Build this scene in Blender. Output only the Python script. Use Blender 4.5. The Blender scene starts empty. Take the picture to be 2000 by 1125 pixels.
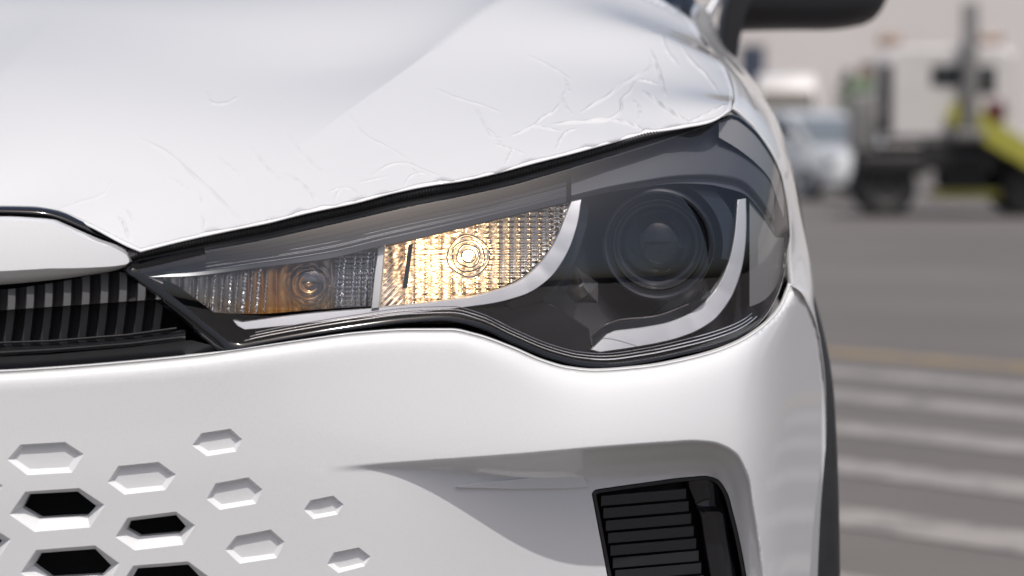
import bpy, bmesh, math, random
import numpy as np
from mathutils import Vector, Matrix
from mathutils.geometry import delaunay_2d_cdt
random.seed(7); np.random.seed(7)
S = bpy.context.scene
COL = S.collection
R = math.radians

# ------------------------------------------------------------------ camera
CAM = np.array([0.0, -2.2, 0.97]); F = 85.0 / 36.0 * 2000.0; PITCH = math.atan(282.5 / F)
cd = bpy.data.cameras.new('camera'); cam = bpy.data.objects.new('camera', cd); COL.objects.link(cam)
cd.lens = 85; cd.sensor_width = 36; cd.clip_start = 0.05; cd.clip_end = 3000
cam.location = CAM; cam.rotation_euler = (math.pi / 2 - PITCH, 0, 0)
cd.dof.use_dof = True; cd.dof.focus_distance = 2.33; cd.dof.aperture_fstop = 4.0; cd.dof.aperture_blades = 9
S.camera = cam
# ------------------------------------------------------------------ sky, sun, exposure
SUN_EL, SUN_AZ = R(66), R(14)          # azimuth measured from straight behind the camera towards the right
W = bpy.data.worlds.new('World'); S.world = W; W.use_nodes = True
nt = W.node_tree; sky = nt.nodes.new('ShaderNodeTexSky'); sky.sky_type = 'NISHITA'
sky.sun_disc = False; sky.sun_elevation = SUN_EL; sky.sun_rotation = math.pi - SUN_AZ
sky.air_density = 0.9; sky.dust_density = 5.0; sky.ozone_density = 1.0
bg = nt.nodes['Background']; bg.inputs['Strength'].default_value = 0.13
nt.links.new(sky.outputs['Color'], bg.inputs['Color'])
sd = bpy.data.lights.new('sun', 'SUN'); sun = bpy.data.objects.new('sun', sd); COL.objects.link(sun)
sd.energy = 3.3; sd.angle = R(0.55); sd.color = (1.0, 0.98, 0.95)
SUNV = Vector((math.sin(SUN_AZ) * math.cos(SUN_EL), -math.cos(SUN_AZ) * math.cos(SUN_EL), math.sin(SUN_EL)))
sun.rotation_euler = SUNV.to_track_quat('Z', 'Y').to_euler(); sun.location = (2, -6, 12)
S.view_settings.view_transform = 'Standard'; S.view_settings.look = 'None'
S.view_settings.exposure = -0.31; S.view_settings.gamma = 1.0
S.cycles.max_bounces = 12; S.cycles.transparent_max_bounces = 24
S.cycles.caustics_reflective = False; S.cycles.caustics_refractive = False
S.cycles.sample_clamp_indirect = 6.0

# ------------------------------------------------------------------ maths helpers
def rays(u, v):
    a = (np.asarray(u, float) - 1000.0) / F; b = (562.5 - np.asarray(v, float)) / F
    cy, sy = math.cos(PITCH), math.sin(PITCH)
    dy = cy + b * sy; dz = -sy + b * cy
    return a / dy, dz / dy
def at(u, v, Y):
    """point of the plane y = Y that the photograph shows at pixel (u, v)"""
    dx, dz = rays(u, v); D = np.asarray(Y, float) - CAM[1]
    dx, dz, D = np.broadcast_arrays(dx, dz, D)
    return np.stack([CAM[0] + dx * D, CAM[1] + D, CAM[2] + dz * D], -1)
def proj(P):
    P = np.asarray(P, float); q = P - CAM
    cy, sy = math.cos(PITCH), math.sin(PITCH)
    zf = q[..., 1] * cy - q[..., 2] * sy; zu = q[..., 1] * sy + q[..., 2] * cy
    return 1000 + F * q[..., 0] / zf, 562.5 - F * zu / zf
def ground(u, v, z=0.0):
    dx, dz = rays(u, v); D = (z - CAM[2]) / dz
    return np.array([dx * D, CAM[1] + D, z])
class CS:                                     # natural cubic spline
    def __init__(s, pts):
        p = np.array(pts, float); s.x, s.y = p[:, 0], p[:, 1]; n = len(p); h = np.diff(s.x)
        A = np.eye(n); r = np.zeros(n)
        for i in range(1, n - 1):
            A[i, i - 1] = h[i - 1]; A[i, i] = 2 * (h[i - 1] + h[i]); A[i, i + 1] = h[i]
            r[i] = 6 * ((s.y[i + 1] - s.y[i]) / h[i] - (s.y[i] - s.y[i - 1]) / h[i - 1])
        s.m = np.linalg.solve(A, r); s.h = h
    def __call__(s, t):
        t = np.asarray(t, float); i = np.clip(np.searchsorted(s.x, t) - 1, 0, len(s.x) - 2)
        h = s.h[i]; a = s.x[i + 1] - t; b = t - s.x[i]
        lo, hi = t < s.x[0], t > s.x[-1]
        val = s.m[i] * a**3 / (6 * h) + s.m[i + 1] * b**3 / (6 * h) + (s.y[i] / h - s.m[i] * h / 6) * a + (s.y[i + 1] / h - s.m[i + 1] * h / 6) * b
        k0 = (s.y[1] - s.y[0]) / s.h[0] - s.h[0] * s.m[1] / 6
        k1 = (s.y[-1] - s.y[-2]) / s.h[-1] + s.h[-1] * s.m[-2] / 6
        val = np.where(lo, s.y[0] + k0 * (t - s.x[0]), val)
        return np.where(hi, s.y[-1] + k1 * (t - s.x[-1]), val)
class PC:                                     # monotone cubic (no overshoot)
    def __init__(s, pts):
        p = np.array(pts, float); s.x, s.y = p[:, 0], p[:, 1]; h = np.diff(s.x); d = np.diff(s.y) / h
        m = np.zeros(len(p)); m[0] = d[0]; m[-1] = d[-1]
        for i in range(1, len(p) - 1):
            if d[i - 1] * d[i] > 0:
                w1 = 2 * h[i] + h[i - 1]; w2 = h[i] + 2 * h[i - 1]
                m[i] = (w1 + w2) / (w1 / d[i - 1] + w2 / d[i])
        s.m = m; s.h = h
    def __call__(s, t):
        t = np.asarray(t, float); i = np.clip(np.searchsorted(s.x, t) - 1, 0, len(s.x) - 2)
        tc = np.clip(t, s.x[0], s.x[-1]); h = s.h[i]; q = (tc - s.x[i]) / h
        val = (2*q**3 - 3*q**2 + 1) * s.y[i] + (q**3 - 2*q**2 + q) * h * s.m[i] + (-2*q**3 + 3*q**2) * s.y[i+1] + (q**3 - q**2) * h * s.m[i+1]
        return val + np.where(t < s.x[0], s.m[0] * (t - s.x[0]), 0) + np.where(t > s.x[-1], s.m[-1] * (t - s.x[-1]), 0)
def sstep(a, b, x):
    t = np.clip((np.asarray(x, float) - a) / (b - a), 0, 1); return t * t * (3 - 2 * t)
def dense(pts, step, closed=False, smooth=True):
    """resample a polyline (Catmull-Rom through the points when smooth)"""
    p = np.array(pts, float); n = len(p); out = []
    rng = range(n if closed else n - 1)
    for i in rng:
        p1, p2 = p[i], p[(i + 1) % n]
        p0 = p[i - 1] if (closed or i > 0) else 2 * p1 - p2
        p3 = p[(i + 2) % n] if (closed or i + 2 < n) else 2 * p2 - p1
        k = max(1, int(math.ceil(np.linalg.norm((p2 - p1)[:2]) / step)))
        for j in range(k):
            t = j / k
            if smooth:
                d1 = max(np.linalg.norm(p1 - p0), 1e-9); d2 = max(np.linalg.norm(p2 - p1), 1e-9); d3 = max(np.linalg.norm(p3 - p2), 1e-9)
                m1 = ((p1 - p0) / d1 * d2 + (p2 - p1) * d1 / d2) / (d1 + d2) * d2
                m2 = ((p2 - p1) / d2 * d3 + (p3 - p2) * d2 / d3) / (d2 + d3) * d2
                out.append((2*t**3-3*t**2+1)*p1 + (t**3-2*t**2+t)*m1 + (-2*t**3+3*t**2)*p2 + (t**3-t**2)*m2)
            else:
                out.append(p1 + (p2 - p1) * t)
    if not closed: out.append(p[-1])
    return np.array(out)
def inside(poly, x, y):
    poly = np.asarray(poly); c = np.zeros(np.shape(x), bool); n = len(poly); j = n - 1
    for i in range(n):
        xi, yi = poly[i, :2]; xj, yj = poly[j, :2]
        if yi != yj:
            c ^= ((yi > y) != (yj > y)) & (x < (xj - xi) * (y - yi) / (yj - yi) + xi)
        j = i
    return c
def dist_poly(pts, x, y, closed=False):
    p = np.asarray(pts)[:, :2]; x = np.asarray(x, float); y = np.asarray(y, float); best = np.full(x.shape, 1e9)
    n = len(p)
    for i in range(n if closed else n - 1):
        a, b = p[i], p[(i + 1) % n]; d = b - a; L = max(d @ d, 1e-12)
        t = np.clip(((x - a[0]) * d[0] + (y - a[1]) * d[1]) / L, 0, 1)
        best = np.minimum(best, (x - a[0] - t * d[0])**2 + (y - a[1] - t * d[1])**2)
    return np.sqrt(best)
def sdf(poly, x, y):                          # negative inside
    d = dist_poly(poly, x, y, True); return np.where(inside(poly, x, y), -d, d)
def area(p):
    p = np.asarray(p); x, y = p[:, 0], p[:, 1]
    return 0.5 * np.sum(x * np.roll(y, -1) - np.roll(x, -1) * y)
def offset(p, d):
    """push a closed outline outwards by d (2D)"""
    p = np.asarray(p, float)[:, :2]; e = np.roll(p, -1, 0) - p; l = np.linalg.norm(e, axis=1, keepdims=True); l[l == 0] = 1
    e = e / l; n = np.stack([e[:, 1], -e[:, 0]], 1) * (1 if area(p) > 0 else -1)
    m = n + np.roll(n, 1, 0); ml = np.linalg.norm(m, axis=1, keepdims=True); m = m / np.maximum(ml, 1e-6)
    c = np.clip(np.sum(m * n, 1, keepdims=True), 0.5, 1)
    return p + m * d / c

# ------------------------------------------------------------------ materials
def mat(name, color=(0.5, 0.5, 0.5), rough=0.5, metal=0.0, coat=0.0, spec=0.5, coat_rough=0.03, var=0.0, vscale=8.0, bump=0.0, bscale=60.0, rvar=0.0, emit=None, estr=0.0):
    m = bpy.data.materials.new(name); m.use_nodes = True; t = m.node_tree; b = t.nodes['Principled BSDF']
    b.inputs['Base Color'].default_value = (*color, 1); b.inputs['Roughness'].default_value = rough
    b.inputs['Metallic'].default_value = metal; b.inputs['Coat Weight'].default_value = coat
    b.inputs['Coat Roughness'].default_value = coat_rough; b.inputs['Specular IOR Level'].default_value = spec
    tc = t.nodes.new('ShaderNodeTexCoord')
    if var > 0 or rvar > 0:
        nz = t.nodes.new('ShaderNodeTexNoise'); nz.inputs['Scale'].default_value = vscale; nz.inputs['Detail'].default_value = 6
        t.links.new(tc.outputs['Object'], nz.inputs['Vector'])
        if var > 0:
            cr = t.nodes.new('ShaderNodeValToRGB')
            cr.color_ramp.elements[0].position = 0.3; cr.color_ramp.elements[1].position = 0.7
            cr.color_ramp.elements[0].color = (*[max(0, c * (1 - var)) for c in color], 1); cr.color_ramp.elements[1].color = (*[min(1, c * (1 + var)) for c in color], 1)
            t.links.new(nz.outputs['Fac'], cr.inputs['Fac']); t.links.new(cr.outputs['Color'], b.inputs['Base Color'])
        if rvar > 0:
            mr = t.nodes.new('ShaderNodeMapRange'); mr.inputs['To Min'].default_value = max(0, rough - rvar); mr.inputs['To Max'].default_value = rough + rvar
            t.links.new(nz.outputs['Fac'], mr.inputs['Value']); t.links.new(mr.outputs['Result'], b.inputs['Roughness'])
    if bump > 0:
        n2 = t.nodes.new('ShaderNodeTexNoise'); n2.inputs['Scale'].default_value = bscale; n2.inputs['Detail'].default_value = 4
        t.links.new(tc.outputs['Object'], n2.inputs['Vector'])
        bp = t.nodes.new('ShaderNodeBump'); bp.inputs['Strength'].default_value = bump; bp.inputs['Distance'].default_value = 0.002
        t.links.new(n2.outputs['Fac'], bp.inputs['Height']); t.links.new(bp.outputs['Normal'], b.inputs['Normal'])
    if emit:
        b.inputs['Emission Color'].default_value = (*emit, 1); b.inputs['Emission Strength'].default_value = estr
    return m
def thin_glass(name, tint=(1, 1, 1), ior=1.5, rough=0.0, haze=0.0, haze_col=(0.8, 0.8, 0.8)):
    """a thin clear sheet: Fresnel mirror over a tinted see-through layer"""
    m = bpy.data.materials.new(name); m.use_nodes = True; t = m.node_tree
    for n in list(t.nodes): t.nodes.remove(n)
    o = t.nodes.new('ShaderNodeOutputMaterial'); g = t.nodes.new('ShaderNodeBsdfGlossy'); g.inputs['Roughness'].default_value = rough
    tr = t.nodes.new('ShaderNodeBsdfTransparent'); tr.inputs['Color'].default_value = (*tint, 1)
    ge = t.nodes.new('ShaderNodeNewGeometry'); dt = t.nodes.new('ShaderNodeVectorMath'); dt.operation = 'DOT_PRODUCT'
    t.links.new(ge.outputs['Normal'], dt.inputs[0]); t.links.new(ge.outputs['Incoming'], dt.inputs[1])
    f0 = ((ior - 1) / (ior + 1))**2                      # same mirror strength seen from either face
    def mth(op, a, b_=0.0):
        n = t.nodes.new('ShaderNodeMath'); n.operation = op; n.use_clamp = op == 'MULTIPLY_ADD'
        for k, x in enumerate((a, b_)):
            if isinstance(x, (int, float)): n.inputs[k].default_value = x
            else: t.links.new(x, n.inputs[k])
        return n
    sh = mth('POWER', mth('SUBTRACT', 1.0, mth('ABSOLUTE', dt.outputs['Value']).outputs[0]).outputs[0], 5.0)
    fr = mth('MULTIPLY_ADD', sh.outputs[0], 1 - f0); fr.inputs[2].default_value = f0
    mx = t.nodes.new('ShaderNodeMixShader'); last = tr.outputs[0]
    if haze > 0:
        d = t.nodes.new('ShaderNodeBsdfDiffuse'); d.inputs['Color'].default_value = (*haze_col, 1)
        m2 = t.nodes.new('ShaderNodeMixShader'); m2.inputs[0].default_value = haze
        t.links.new(tr.outputs[0], m2.inputs[1]); t.links.new(d.outputs[0], m2.inputs[2]); last = m2.outputs[0]
    t.links.new(fr.outputs[0], mx.inputs[0]); t.links.new(last, mx.inputs[1]); t.links.new(g.outputs[0], mx.inputs[2])
    t.links.new(mx.outputs[0], o.inputs[0]); return m
def pearl(name, color=(0.80, 0.80, 0.80)):
    """white pearl lacquer: pale base with tiny tilted flakes under a clear coat"""
    m = mat(name, color, rough=0.55, coat=1.0, coat_rough=0.02, metal=0.0, spec=0.25); t = m.node_tree; b = t.nodes['Principled BSDF']
    tc = t.nodes.new('ShaderNodeTexCoord'); vo = t.nodes.new('ShaderNodeTexVoronoi'); vo.inputs['Scale'].default_value = 1400
    t.links.new(tc.outputs['Object'], vo.inputs['Vector'])
    ge = t.nodes.new('ShaderNodeNewGeometry'); sub = t.nodes.new('ShaderNodeVectorMath'); sub.operation = 'SUBTRACT'; sub.inputs[1].default_value = (0.5, 0.5, 0.5)
    t.links.new(vo.outputs['Color'], sub.inputs[0]); sc = t.nodes.new('ShaderNodeVectorMath'); sc.operation = 'SCALE'; sc.inputs['Scale'].default_value = 0.06
    t.links.new(sub.outputs[0], sc.inputs[0]); ad = t.nodes.new('ShaderNodeVectorMath'); t.links.new(ge.outputs['Normal'], ad.inputs[0]); t.links.new(sc.outputs[0], ad.inputs[1])
    no = t.nodes.new('ShaderNodeVectorMath'); no.operation = 'NORMALIZE'; t.links.new(ad.outputs[0], no.inputs[0]); t.links.new(no.outputs[0], b.inputs['Normal'])
    b.inputs['Metallic'].default_value = 0.0
    return m
M = {}
M['paint'] = pearl('white_pearl_paint', (0.77, 0.77, 0.775))
M['black_gloss'] = mat('black_gloss_plastic', (0.010, 0.010, 0.012), 0.12, coat=0.3, rvar=0.04, vscale=20)
M['black'] = mat('black_satin_plastic', (0.022, 0.022, 0.025), 0.36, rvar=0.08, vscale=30, bump=0.05, bscale=900)
M['black_matt'] = mat('black_grained_plastic', (0.02, 0.02, 0.021), 0.6, bump=0.25, bscale=1500, var=0.15, vscale=40)
M['rib'] = mat('charcoal_rib_plastic', (0.048, 0.047, 0.049), 0.52, rvar=0.05, vscale=40)
M['rubber'] = mat('black_rubber', (0.028, 0.028, 0.029), 0.42, bump=0.1, bscale=700)
M['void'] = mat('dark_inside', (0.004, 0.004, 0.005), 0.7, var=0.1)
M['lens'] = thin_glass('headlight_polycarbonate', (0.97, 0.97, 0.98), 1.95, 0.012)   # two faces of a 3 mm sheet
M['film'] = thin_glass('clear_protective_film', (0.96, 0.96, 0.96), 1.5, 0.03, haze=0.65, haze_col=(0.80, 0.80, 0.805))
M['silver'] = mat('satin_silver_trim', (0.42, 0.425, 0.45), 0.36, metal=0.4, rvar=0.03)
M['running'] = mat('pale_running_light', (0.54, 0.545, 0.565), 0.36, metal=0.3, rvar=0.03)
M['chrome'] = mat('bright_chrome', (0.86, 0.86, 0.87), 0.05, metal=1.0, rvar=0.02)
M['bezel'] = mat('grey_bezel_plastic', (0.020, 0.023, 0.032), 0.26, metal=0.0, rvar=0.03)
M['bezel_pale'] = mat('pale_bezel_plastic', (0.085, 0.087, 0.097), 0.35, metal=0.1, rvar=0.03)
M['bezel_dark'] = mat('dark_bezel_plastic', (0.022, 0.022, 0.026), 0.22, rvar=0.05, vscale=12)
M['amber'] = mat('amber_reflector', (0.60, 0.29, 0.085), 0.3, metal=0.6, var=0.4, vscale=45)
M['warm_smoke'] = mat('warm_smoked_reflector', (0.36, 0.25, 0.17), 0.2, metal=0.85, var=0.5, vscale=70)
M['smoke'] = mat('smoky_chrome', (0.30, 0.28, 0.28), 0.14, metal=0.9, var=0.2, vscale=50)
M['white_plastic'] = mat('translucent_white_plastic', (0.75, 0.74, 0.72), 0.4, rvar=0.05)
M['lamp_reflector'] = mat('lamp_reflector_glow', (0.80, 0.76, 0.70), 0.09, metal=1.0, rvar=0.03)
M['bulb'] = mat('lit_bulb', (1, 0.9, 0.7), 0.4, emit=(1.0, 0.68, 0.32), estr=26.0, var=0.02)

# ------------------------------------------------------------------ object helpers
def link(o, parent=None, **props):
    COL.objects.link(o)
    if parent is not None: o.parent = parent
    for k, v in props.items(): o[k] = v
    return o
def empty(name, loc=(0, 0, 0), parent=None, **props):
    o = bpy.data.objects.new(name, None); o.location = loc; o.empty_display_size = 0.1
    return link(o, parent, **props)
def mesh(name, V, Fc, m, parent=None, smooth=True, sharp=None, weld=0, **props):
    me = bpy.data.meshes.new(name)
    V = np.asarray(V, float).reshape(-1, 3)
    me.from_pydata(V.tolist(), [], [tuple(int(i) for i in f) for f in Fc]); me.update()
    if weld:
        bm = bmesh.new(); bm.from_mesh(me); bmesh.ops.remove_doubles(bm, verts=bm.verts, dist=weld); bm.to_mesh(me); bm.free()
    if smooth:
        me.shade_smooth()
        if sharp: me.set_sharp_from_angle(angle=R(sharp))
    me.materials.append(m)
    o = bpy.data.objects.new(name, me)
    link(o, parent, **props)
    if parent is not None and parent.type == 'EMPTY':       # mesh data is written in world space
        o.matrix_parent_inverse = PINV(parent)
    elif parent is not None:
        o.matrix_parent_inverse = PINV(parent)
    return o
def PINV(p):
    m = Matrix.Translation(p.location)
    q = p.parent
    if q is not None: m = Matrix.Translation(q.location) @ p.matrix_parent_inverse @ m
    return m.inverted()
def gridf(nr, nc, wrap=False, flip=False, base=0):
    f = []
    for i in range(nr - 1):
        for j in range(nc if wrap else nc - 1):
            a, b = base + i * nc + j, base + i * nc + (j + 1) % nc; c, d = b + nc, a + nc
            f.append((a, d, c, b) if flip else (a, b, c, d))
    return f
def strip(name, us, top, bot, n, Yf, m, parent, thick=0.0, flip=False, vs=None, sharp=None, **props):
    """patch between two traced edges; Yf(u, v, s) gives its distance; optional thickness"""
    us = np.asarray(us, float); s = np.linspace(0, 1, n) if vs is None else np.asarray(vs)
    T = top(us) if callable(top) else np.interp(us, *np.array(top).T); B = bot(us) if callable(bot) else np.interp(us, *np.array(bot).T)
    U = np.repeat(us[None], len(s), 0); SS = np.repeat(s[:, None], len(us), 1); V = T[None] * (1 - SS) + B[None] * SS
    P = at(U, V, Yf(U, V, SS)); nr, nc = P.shape[:2]; P = P.reshape(-1, 3); Fc = gridf(nr, nc, flip=not flip)
    if thick:
        Q = P + np.array([0, thick, 0]); k = len(P); Fc += [tuple(i + k for i in reversed(f)) for f in Fc]
        loop = [i for i in range(nc)] + [r * nc + nc - 1 for r in range(1, nr)] + [(nr - 1) * nc + i for i in range(nc - 2, -1, -1)] + [r * nc for r in range(nr - 2, 0, -1)]
        for i, a in enumerate(loop):
            b = loop[(i + 1) % len(loop)]; Fc.append((a, b, b + k, a + k))
        P = np.vstack([P, Q]); sharp = sharp or 40
    return mesh(name, P, Fc, m, parent, sharp=sharp, **props)
def cdt_panel(name, outline, Pf, m, parent, holes=(), step=8.0, ring=(), hole_ring=None, sharp=None, extra=None, weld=1e-6, **props):
    """sheet trimmed to an outline. Pf(a, b) -> points. ring: list of (outward offset, back) rows for the turned-back edge"""
    outline = np.asarray(outline)[:, :2]; hs = [np.asarray(h)[:, :2] for h in holes]
    lo, hi = outline.min(0), outline.max(0); h = step * 0.866
    pts = []
    for r, y in enumerate(np.arange(lo[1], hi[1], h)):
        xs = np.arange(lo[0] + (step / 2 if r % 2 else 0), hi[0], step); pts.append(np.stack([xs, np.full(len(xs), y)], 1))
    g = np.vstack(pts + ([extra] if extra is not None else []))
    k = inside(outline, g[:, 0], g[:, 1]) & (dist_poly(outline, g[:, 0], g[:, 1], True) > step * 0.45)
    g = g[k]
    for q in hs:
        box = (g[:, 0] > q[:, 0].min() - step) & (g[:, 0] < q[:, 0].max() + step) & (g[:, 1] > q[:, 1].min() - step) & (g[:, 1] < q[:, 1].max() + step)
        bad = np.zeros(len(g), bool); bad[box] = sdf(q, g[box, 0], g[box, 1]) < step * 0.4
        g = g[~bad]
    vs = [Vector(p) for p in outline]; es = [(i, (i + 1) % len(outline)) for i in range(len(outline))]
    for q in hs:
        b = len(vs); vs += [Vector(p) for p in q]; es += [(b + i, b + (i + 1) % len(q)) for i in range(len(q))]
    vs += [Vector(p) for p in g]
    V2, E2, F2, *_ = delaunay_2d_cdt(vs, es, [], 0, 1e-7)
    V2 = np.array([tuple(v) for v in V2]); F2 = np.array([tuple(f) for f in F2])
    c = V2[F2].mean(1); ok = inside(outline, c[:, 0], c[:, 1])
    for q in hs: ok &= ~inside(q, c[:, 0], c[:, 1])
    F2 = F2[ok]
    P = Pf(V2[:, 0], V2[:, 1]); Fc = [tuple(f) for f in F2]
    nf = np.cross(P[F2[:, 1]] - P[F2[:, 0]], P[F2[:, 2]] - P[F2[:, 0]]).sum(0)
    if nf[1] > 0 or (abs(nf[1]) < abs(nf[2]) and nf[2] < 0): Fc = [f[::-1] for f in Fc]
    def add_ring(loop, rows, sgn):
        nonlocal P, Fc
        rows = [(0, 0)] + list(rows); b = len(P); n = len(loop); base = []
        for off, back in rows:
            q = offset(loop, off * sgn); X = Pf(loop[:, 0], loop[:, 1]); X2 = Pf(q[:, 0], q[:, 1])
            if callable(back): X2 = back(X2, loop)
            else: X2 = X2 + np.array([0, back, 0]) if np.isscalar(back) else X2 + np.array(back)
            base.append(X2)
        fl = (area(loop) > 0) ^ (sgn < 0)
        P = np.vstack([P] + base); Fc += gridf(len(rows), n, wrap=True, flip=fl, base=b)
    if ring: add_ring(outline, ring, 1)
    if hole_ring:
        for q in hs: add_ring(q, hole_ring, -1)
    return mesh(name, P, Fc, m, parent, sharp=sharp, weld=weld, **props)
def tube(name, pts, rad, m, parent, n=8, closed=False, **props):
    p = np.asarray(pts, float); k = len(p); V = []
    rad = np.broadcast_to(np.asarray(rad, float), (k,))
    for i in range(k):
        a = p[(i + 1) % k] if (closed or i < k - 1) else p[i]; b = p[i - 1] if (closed or i > 0) else p[i]
        t = a - b; t /= max(np.linalg.norm(t), 1e-9); r = np.cross(t, [0, 0.3, 1.0]); r /= max(np.linalg.norm(r), 1e-9); w = np.cross(r, t)
        for j in range(n):
            q = 2 * math.pi * j / n; V.append(p[i] + rad[i] * (r * math.cos(q) + w * math.sin(q)))
    Fc = gridf(k, n, wrap=True)
    if closed: Fc += [((k-1)*n+j, (k-1)*n+(j+1)%n, (j+1)%n, j) for j in range(n)]
    else: Fc += [tuple(range(n))[::-1], tuple((k-1)*n + j for j in range(n))]
    return mesh(name, V, Fc, m, parent, sharp=50, **props)
def prism(name, outline, Yf, thick, m, parent, bevel=0.0, sharp=30, **props):
    """solid plate: traced front outline (pixels), front face following Yf, given thickness"""
    o = np.asarray(outline, float)[:, :2]
    rows = [(0.0, thick)]
    if bevel: rows = [(bevel * 0.4, bevel * 0.00047 * 0.15), (bevel, bevel * 0.00047), (bevel, thick)]
    return cdt_panel(name, o, lambda a, b: at(a, b, Yf(a, b)), m, parent, step=props.pop('step', 12.0), ring=rows, sharp=sharp, **props)
def box(name, lo, hi, m, parent=None, bev=0.0, seg=2, rot=0.0, **props):
    bm = bmesh.new(); bmesh.ops.create_cube(bm, size=1.0); lo, hi = np.array(lo, float), np.array(hi, float)
    for v in bm.verts: v.co = Vector(lo + (np.array(v.co) + 0.5) * (hi - lo))
    if bev: bmesh.ops.bevel(bm, geom=bm.edges[:], offset=bev, segments=seg, affect='EDGES', profile=0.5)
    if rot: bmesh.ops.rotate(bm, verts=bm.verts, cent=Vector((lo + hi) / 2), matrix=Matrix.Rotation(rot, 3, 'Z'))
    V = [tuple(v.co) for v in bm.verts]; bm.verts.index_update(); Fc = [[v.index for v in f.verts] for f in bm.faces]; bm.free()
    return mesh(name, V, Fc, m, parent, sharp=40, **props)
def revolve(name, prof, c, axis, m, parent, n=40, sharp=35, **props):
    """profile of (radius, along) turned about an axis direction through c"""
    ax = Vector(axis).normalized(); x = ax.orthogonal().normalized(); y = ax.cross(x); V = []
    for r, h in prof:
        for j in range(n):
            q = 2 * math.pi * j / n; V.append(Vector(c) + ax * h + (x * math.cos(q) + y * math.sin(q)) * r)
    Fc = gridf(len(prof), n, wrap=True)
    if prof[0][0] > 1e-6: pass
    return mesh(name, [tuple(v) for v in V], Fc, m, parent, sharp=sharp, weld=1e-6, **props)

# ================================================================== SETTING
def asphalt():
    m = mat('dusty_asphalt', (0.135, 0.128, 0.122), 0.85, var=0.0); t = m.node_tree; b = t.nodes['Principled BSDF']
    tc = t.nodes.new('ShaderNodeTexCoord')
    def noise(sc, d): 
        n = t.nodes.new('ShaderNodeTexNoise'); n.inputs['Scale'].default_value = sc; n.inputs['Detail'].default_value = d; t.links.new(tc.outputs['Object'], n.inputs['Vector']); return n
    a, c = noise(0.35, 5), noise(140, 3)
    mx = t.nodes.new('ShaderNodeMix'); mx.data_type = 'FLOAT'; mx.inputs[0].default_value = 0.35
    t.links.new(a.outputs['Fac'], mx.inputs[2]); t.links.new(c.outputs['Fac'], mx.inputs[3])
    cr = t.nodes.new('ShaderNodeValToRGB'); cr.color_ramp.elements[0].position = 0.3; cr.color_ramp.elements[1].position = 0.72
    cr.color_ramp.elements[0].color = (0.108, 0.098, 0.092, 1); cr.color_ramp.elements[1].color = (0.168, 0.154, 0.145, 1)
    t.links.new(mx.outputs[0], cr.inputs['Fac']); t.links.new(cr.outputs['Color'], b.inputs['Base Color'])
    bp = t.nodes.new('ShaderNodeBump'); bp.inputs['Strength'].default_value = 0.5; bp.inputs['Distance'].default_value = 0.004
    t.links.new(c.outputs['Fac'], bp.inputs['Height']); t.links.new(bp.outputs['Normal'], b.inputs['Normal'])
    return m
def worn_paint(name, col, thr=0.42):
    m = mat(name, col, 0.75); t = m.node_tree; b = t.nodes['Principled BSDF']; tc = t.nodes.new('ShaderNodeTexCoord')
    n = t.nodes.new('ShaderNodeTexNoise'); n.inputs['Scale'].default_value = 5; n.inputs['Detail'].default_value = 9; n.inputs['Roughness'].default_value = 0.7
    t.links.new(tc.outputs['Object'], n.inputs['Vector'])
    cr = t.nodes.new('ShaderNodeValToRGB'); cr.color_ramp.elements[0].position = thr - 0.08; cr.color_ramp.elements[1].position = thr + 0.12
    cr.color_ramp.elements[0].color = (0.15, 0.14, 0.135, 1); cr.color_ramp.elements[1].color = (*col, 1)
    t.links.new(n.outputs['Fac'], cr.inputs['Fac']); t.links.new(cr.outputs['Color'], b.inputs['Base Color']); return m
road = mesh('road', [(-900, -900, 0), (900, -900, 0), (900, 900, 0), (-900, 900, 0)], [(0, 1, 2, 3)], asphalt(), smooth=False, kind='structure')
M['stripe'] = worn_paint('worn_white_road_paint', (0.29, 0.27, 0.255)); M['yellow_line'] = worn_paint('worn_yellow_road_paint', (0.27, 0.20, 0.11), 0.42)
dirs = np.array([1.0, -1.07]) / math.hypot(1, 1.07)
def painted(name, c, width, l0, l1, m):
    n = np.array([-dirs[1], dirs[0]]); w = width / 2; P = []
    k = 14
    for i in range(k + 1):
        q = c[:2] + dirs * (l0 + (l1 - l0) * i / k)
        for s in (-1, 1): P.append((*(q + n * s * w * (1 + 0.04 * random.uniform(-1, 1))), 0.004))
    return mesh(name, P, [(2*i, 2*i+2, 2*i+3, 2*i+1) for i in range(k)], m, road, smooth=False)
for v in (727, 774, 835, 911, 1009, 1150):
    painted('crosswalk_stripe', ground(1631, v), 0.28, -1.6, 3.4, M['stripe'])
painted('kerb_line', ground(1640, 690), 0.26, -6, 6, M['yellow_line'])

# warehouse wall closing the yard
M['wall'] = mat('beige_cladding', (0.69, 0.65, 0.625), 0.8, var=0.05, vscale=0.15); M['wall_trim'] = mat('pale_cladding_trim', (0.60, 0.575, 0.55), 0.7, var=0.04, vscale=0.2)
wh = empty('warehouse', (10, 118, 0), label='long beige clad warehouse wall closing off the yard behind the trucks', category='building')
box('wall', (-160, 118, 0), (200, 150, 15), M['wall'], wh)
for i in range(60): box('cladding_rib', (-160 + 6 * i, 117.98, 0), (-159.9 + 6 * i, 118, 14.9), M['wall'], wh)
box('cornice', (27.5, 117.6, 7.6), (199, 118, 8.1), M['wall_trim'], wh); box('roof_edge', (-160.5, 117.5, 15), (200.5, 150.5, 15.5), M['wall_trim'], wh)

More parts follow.
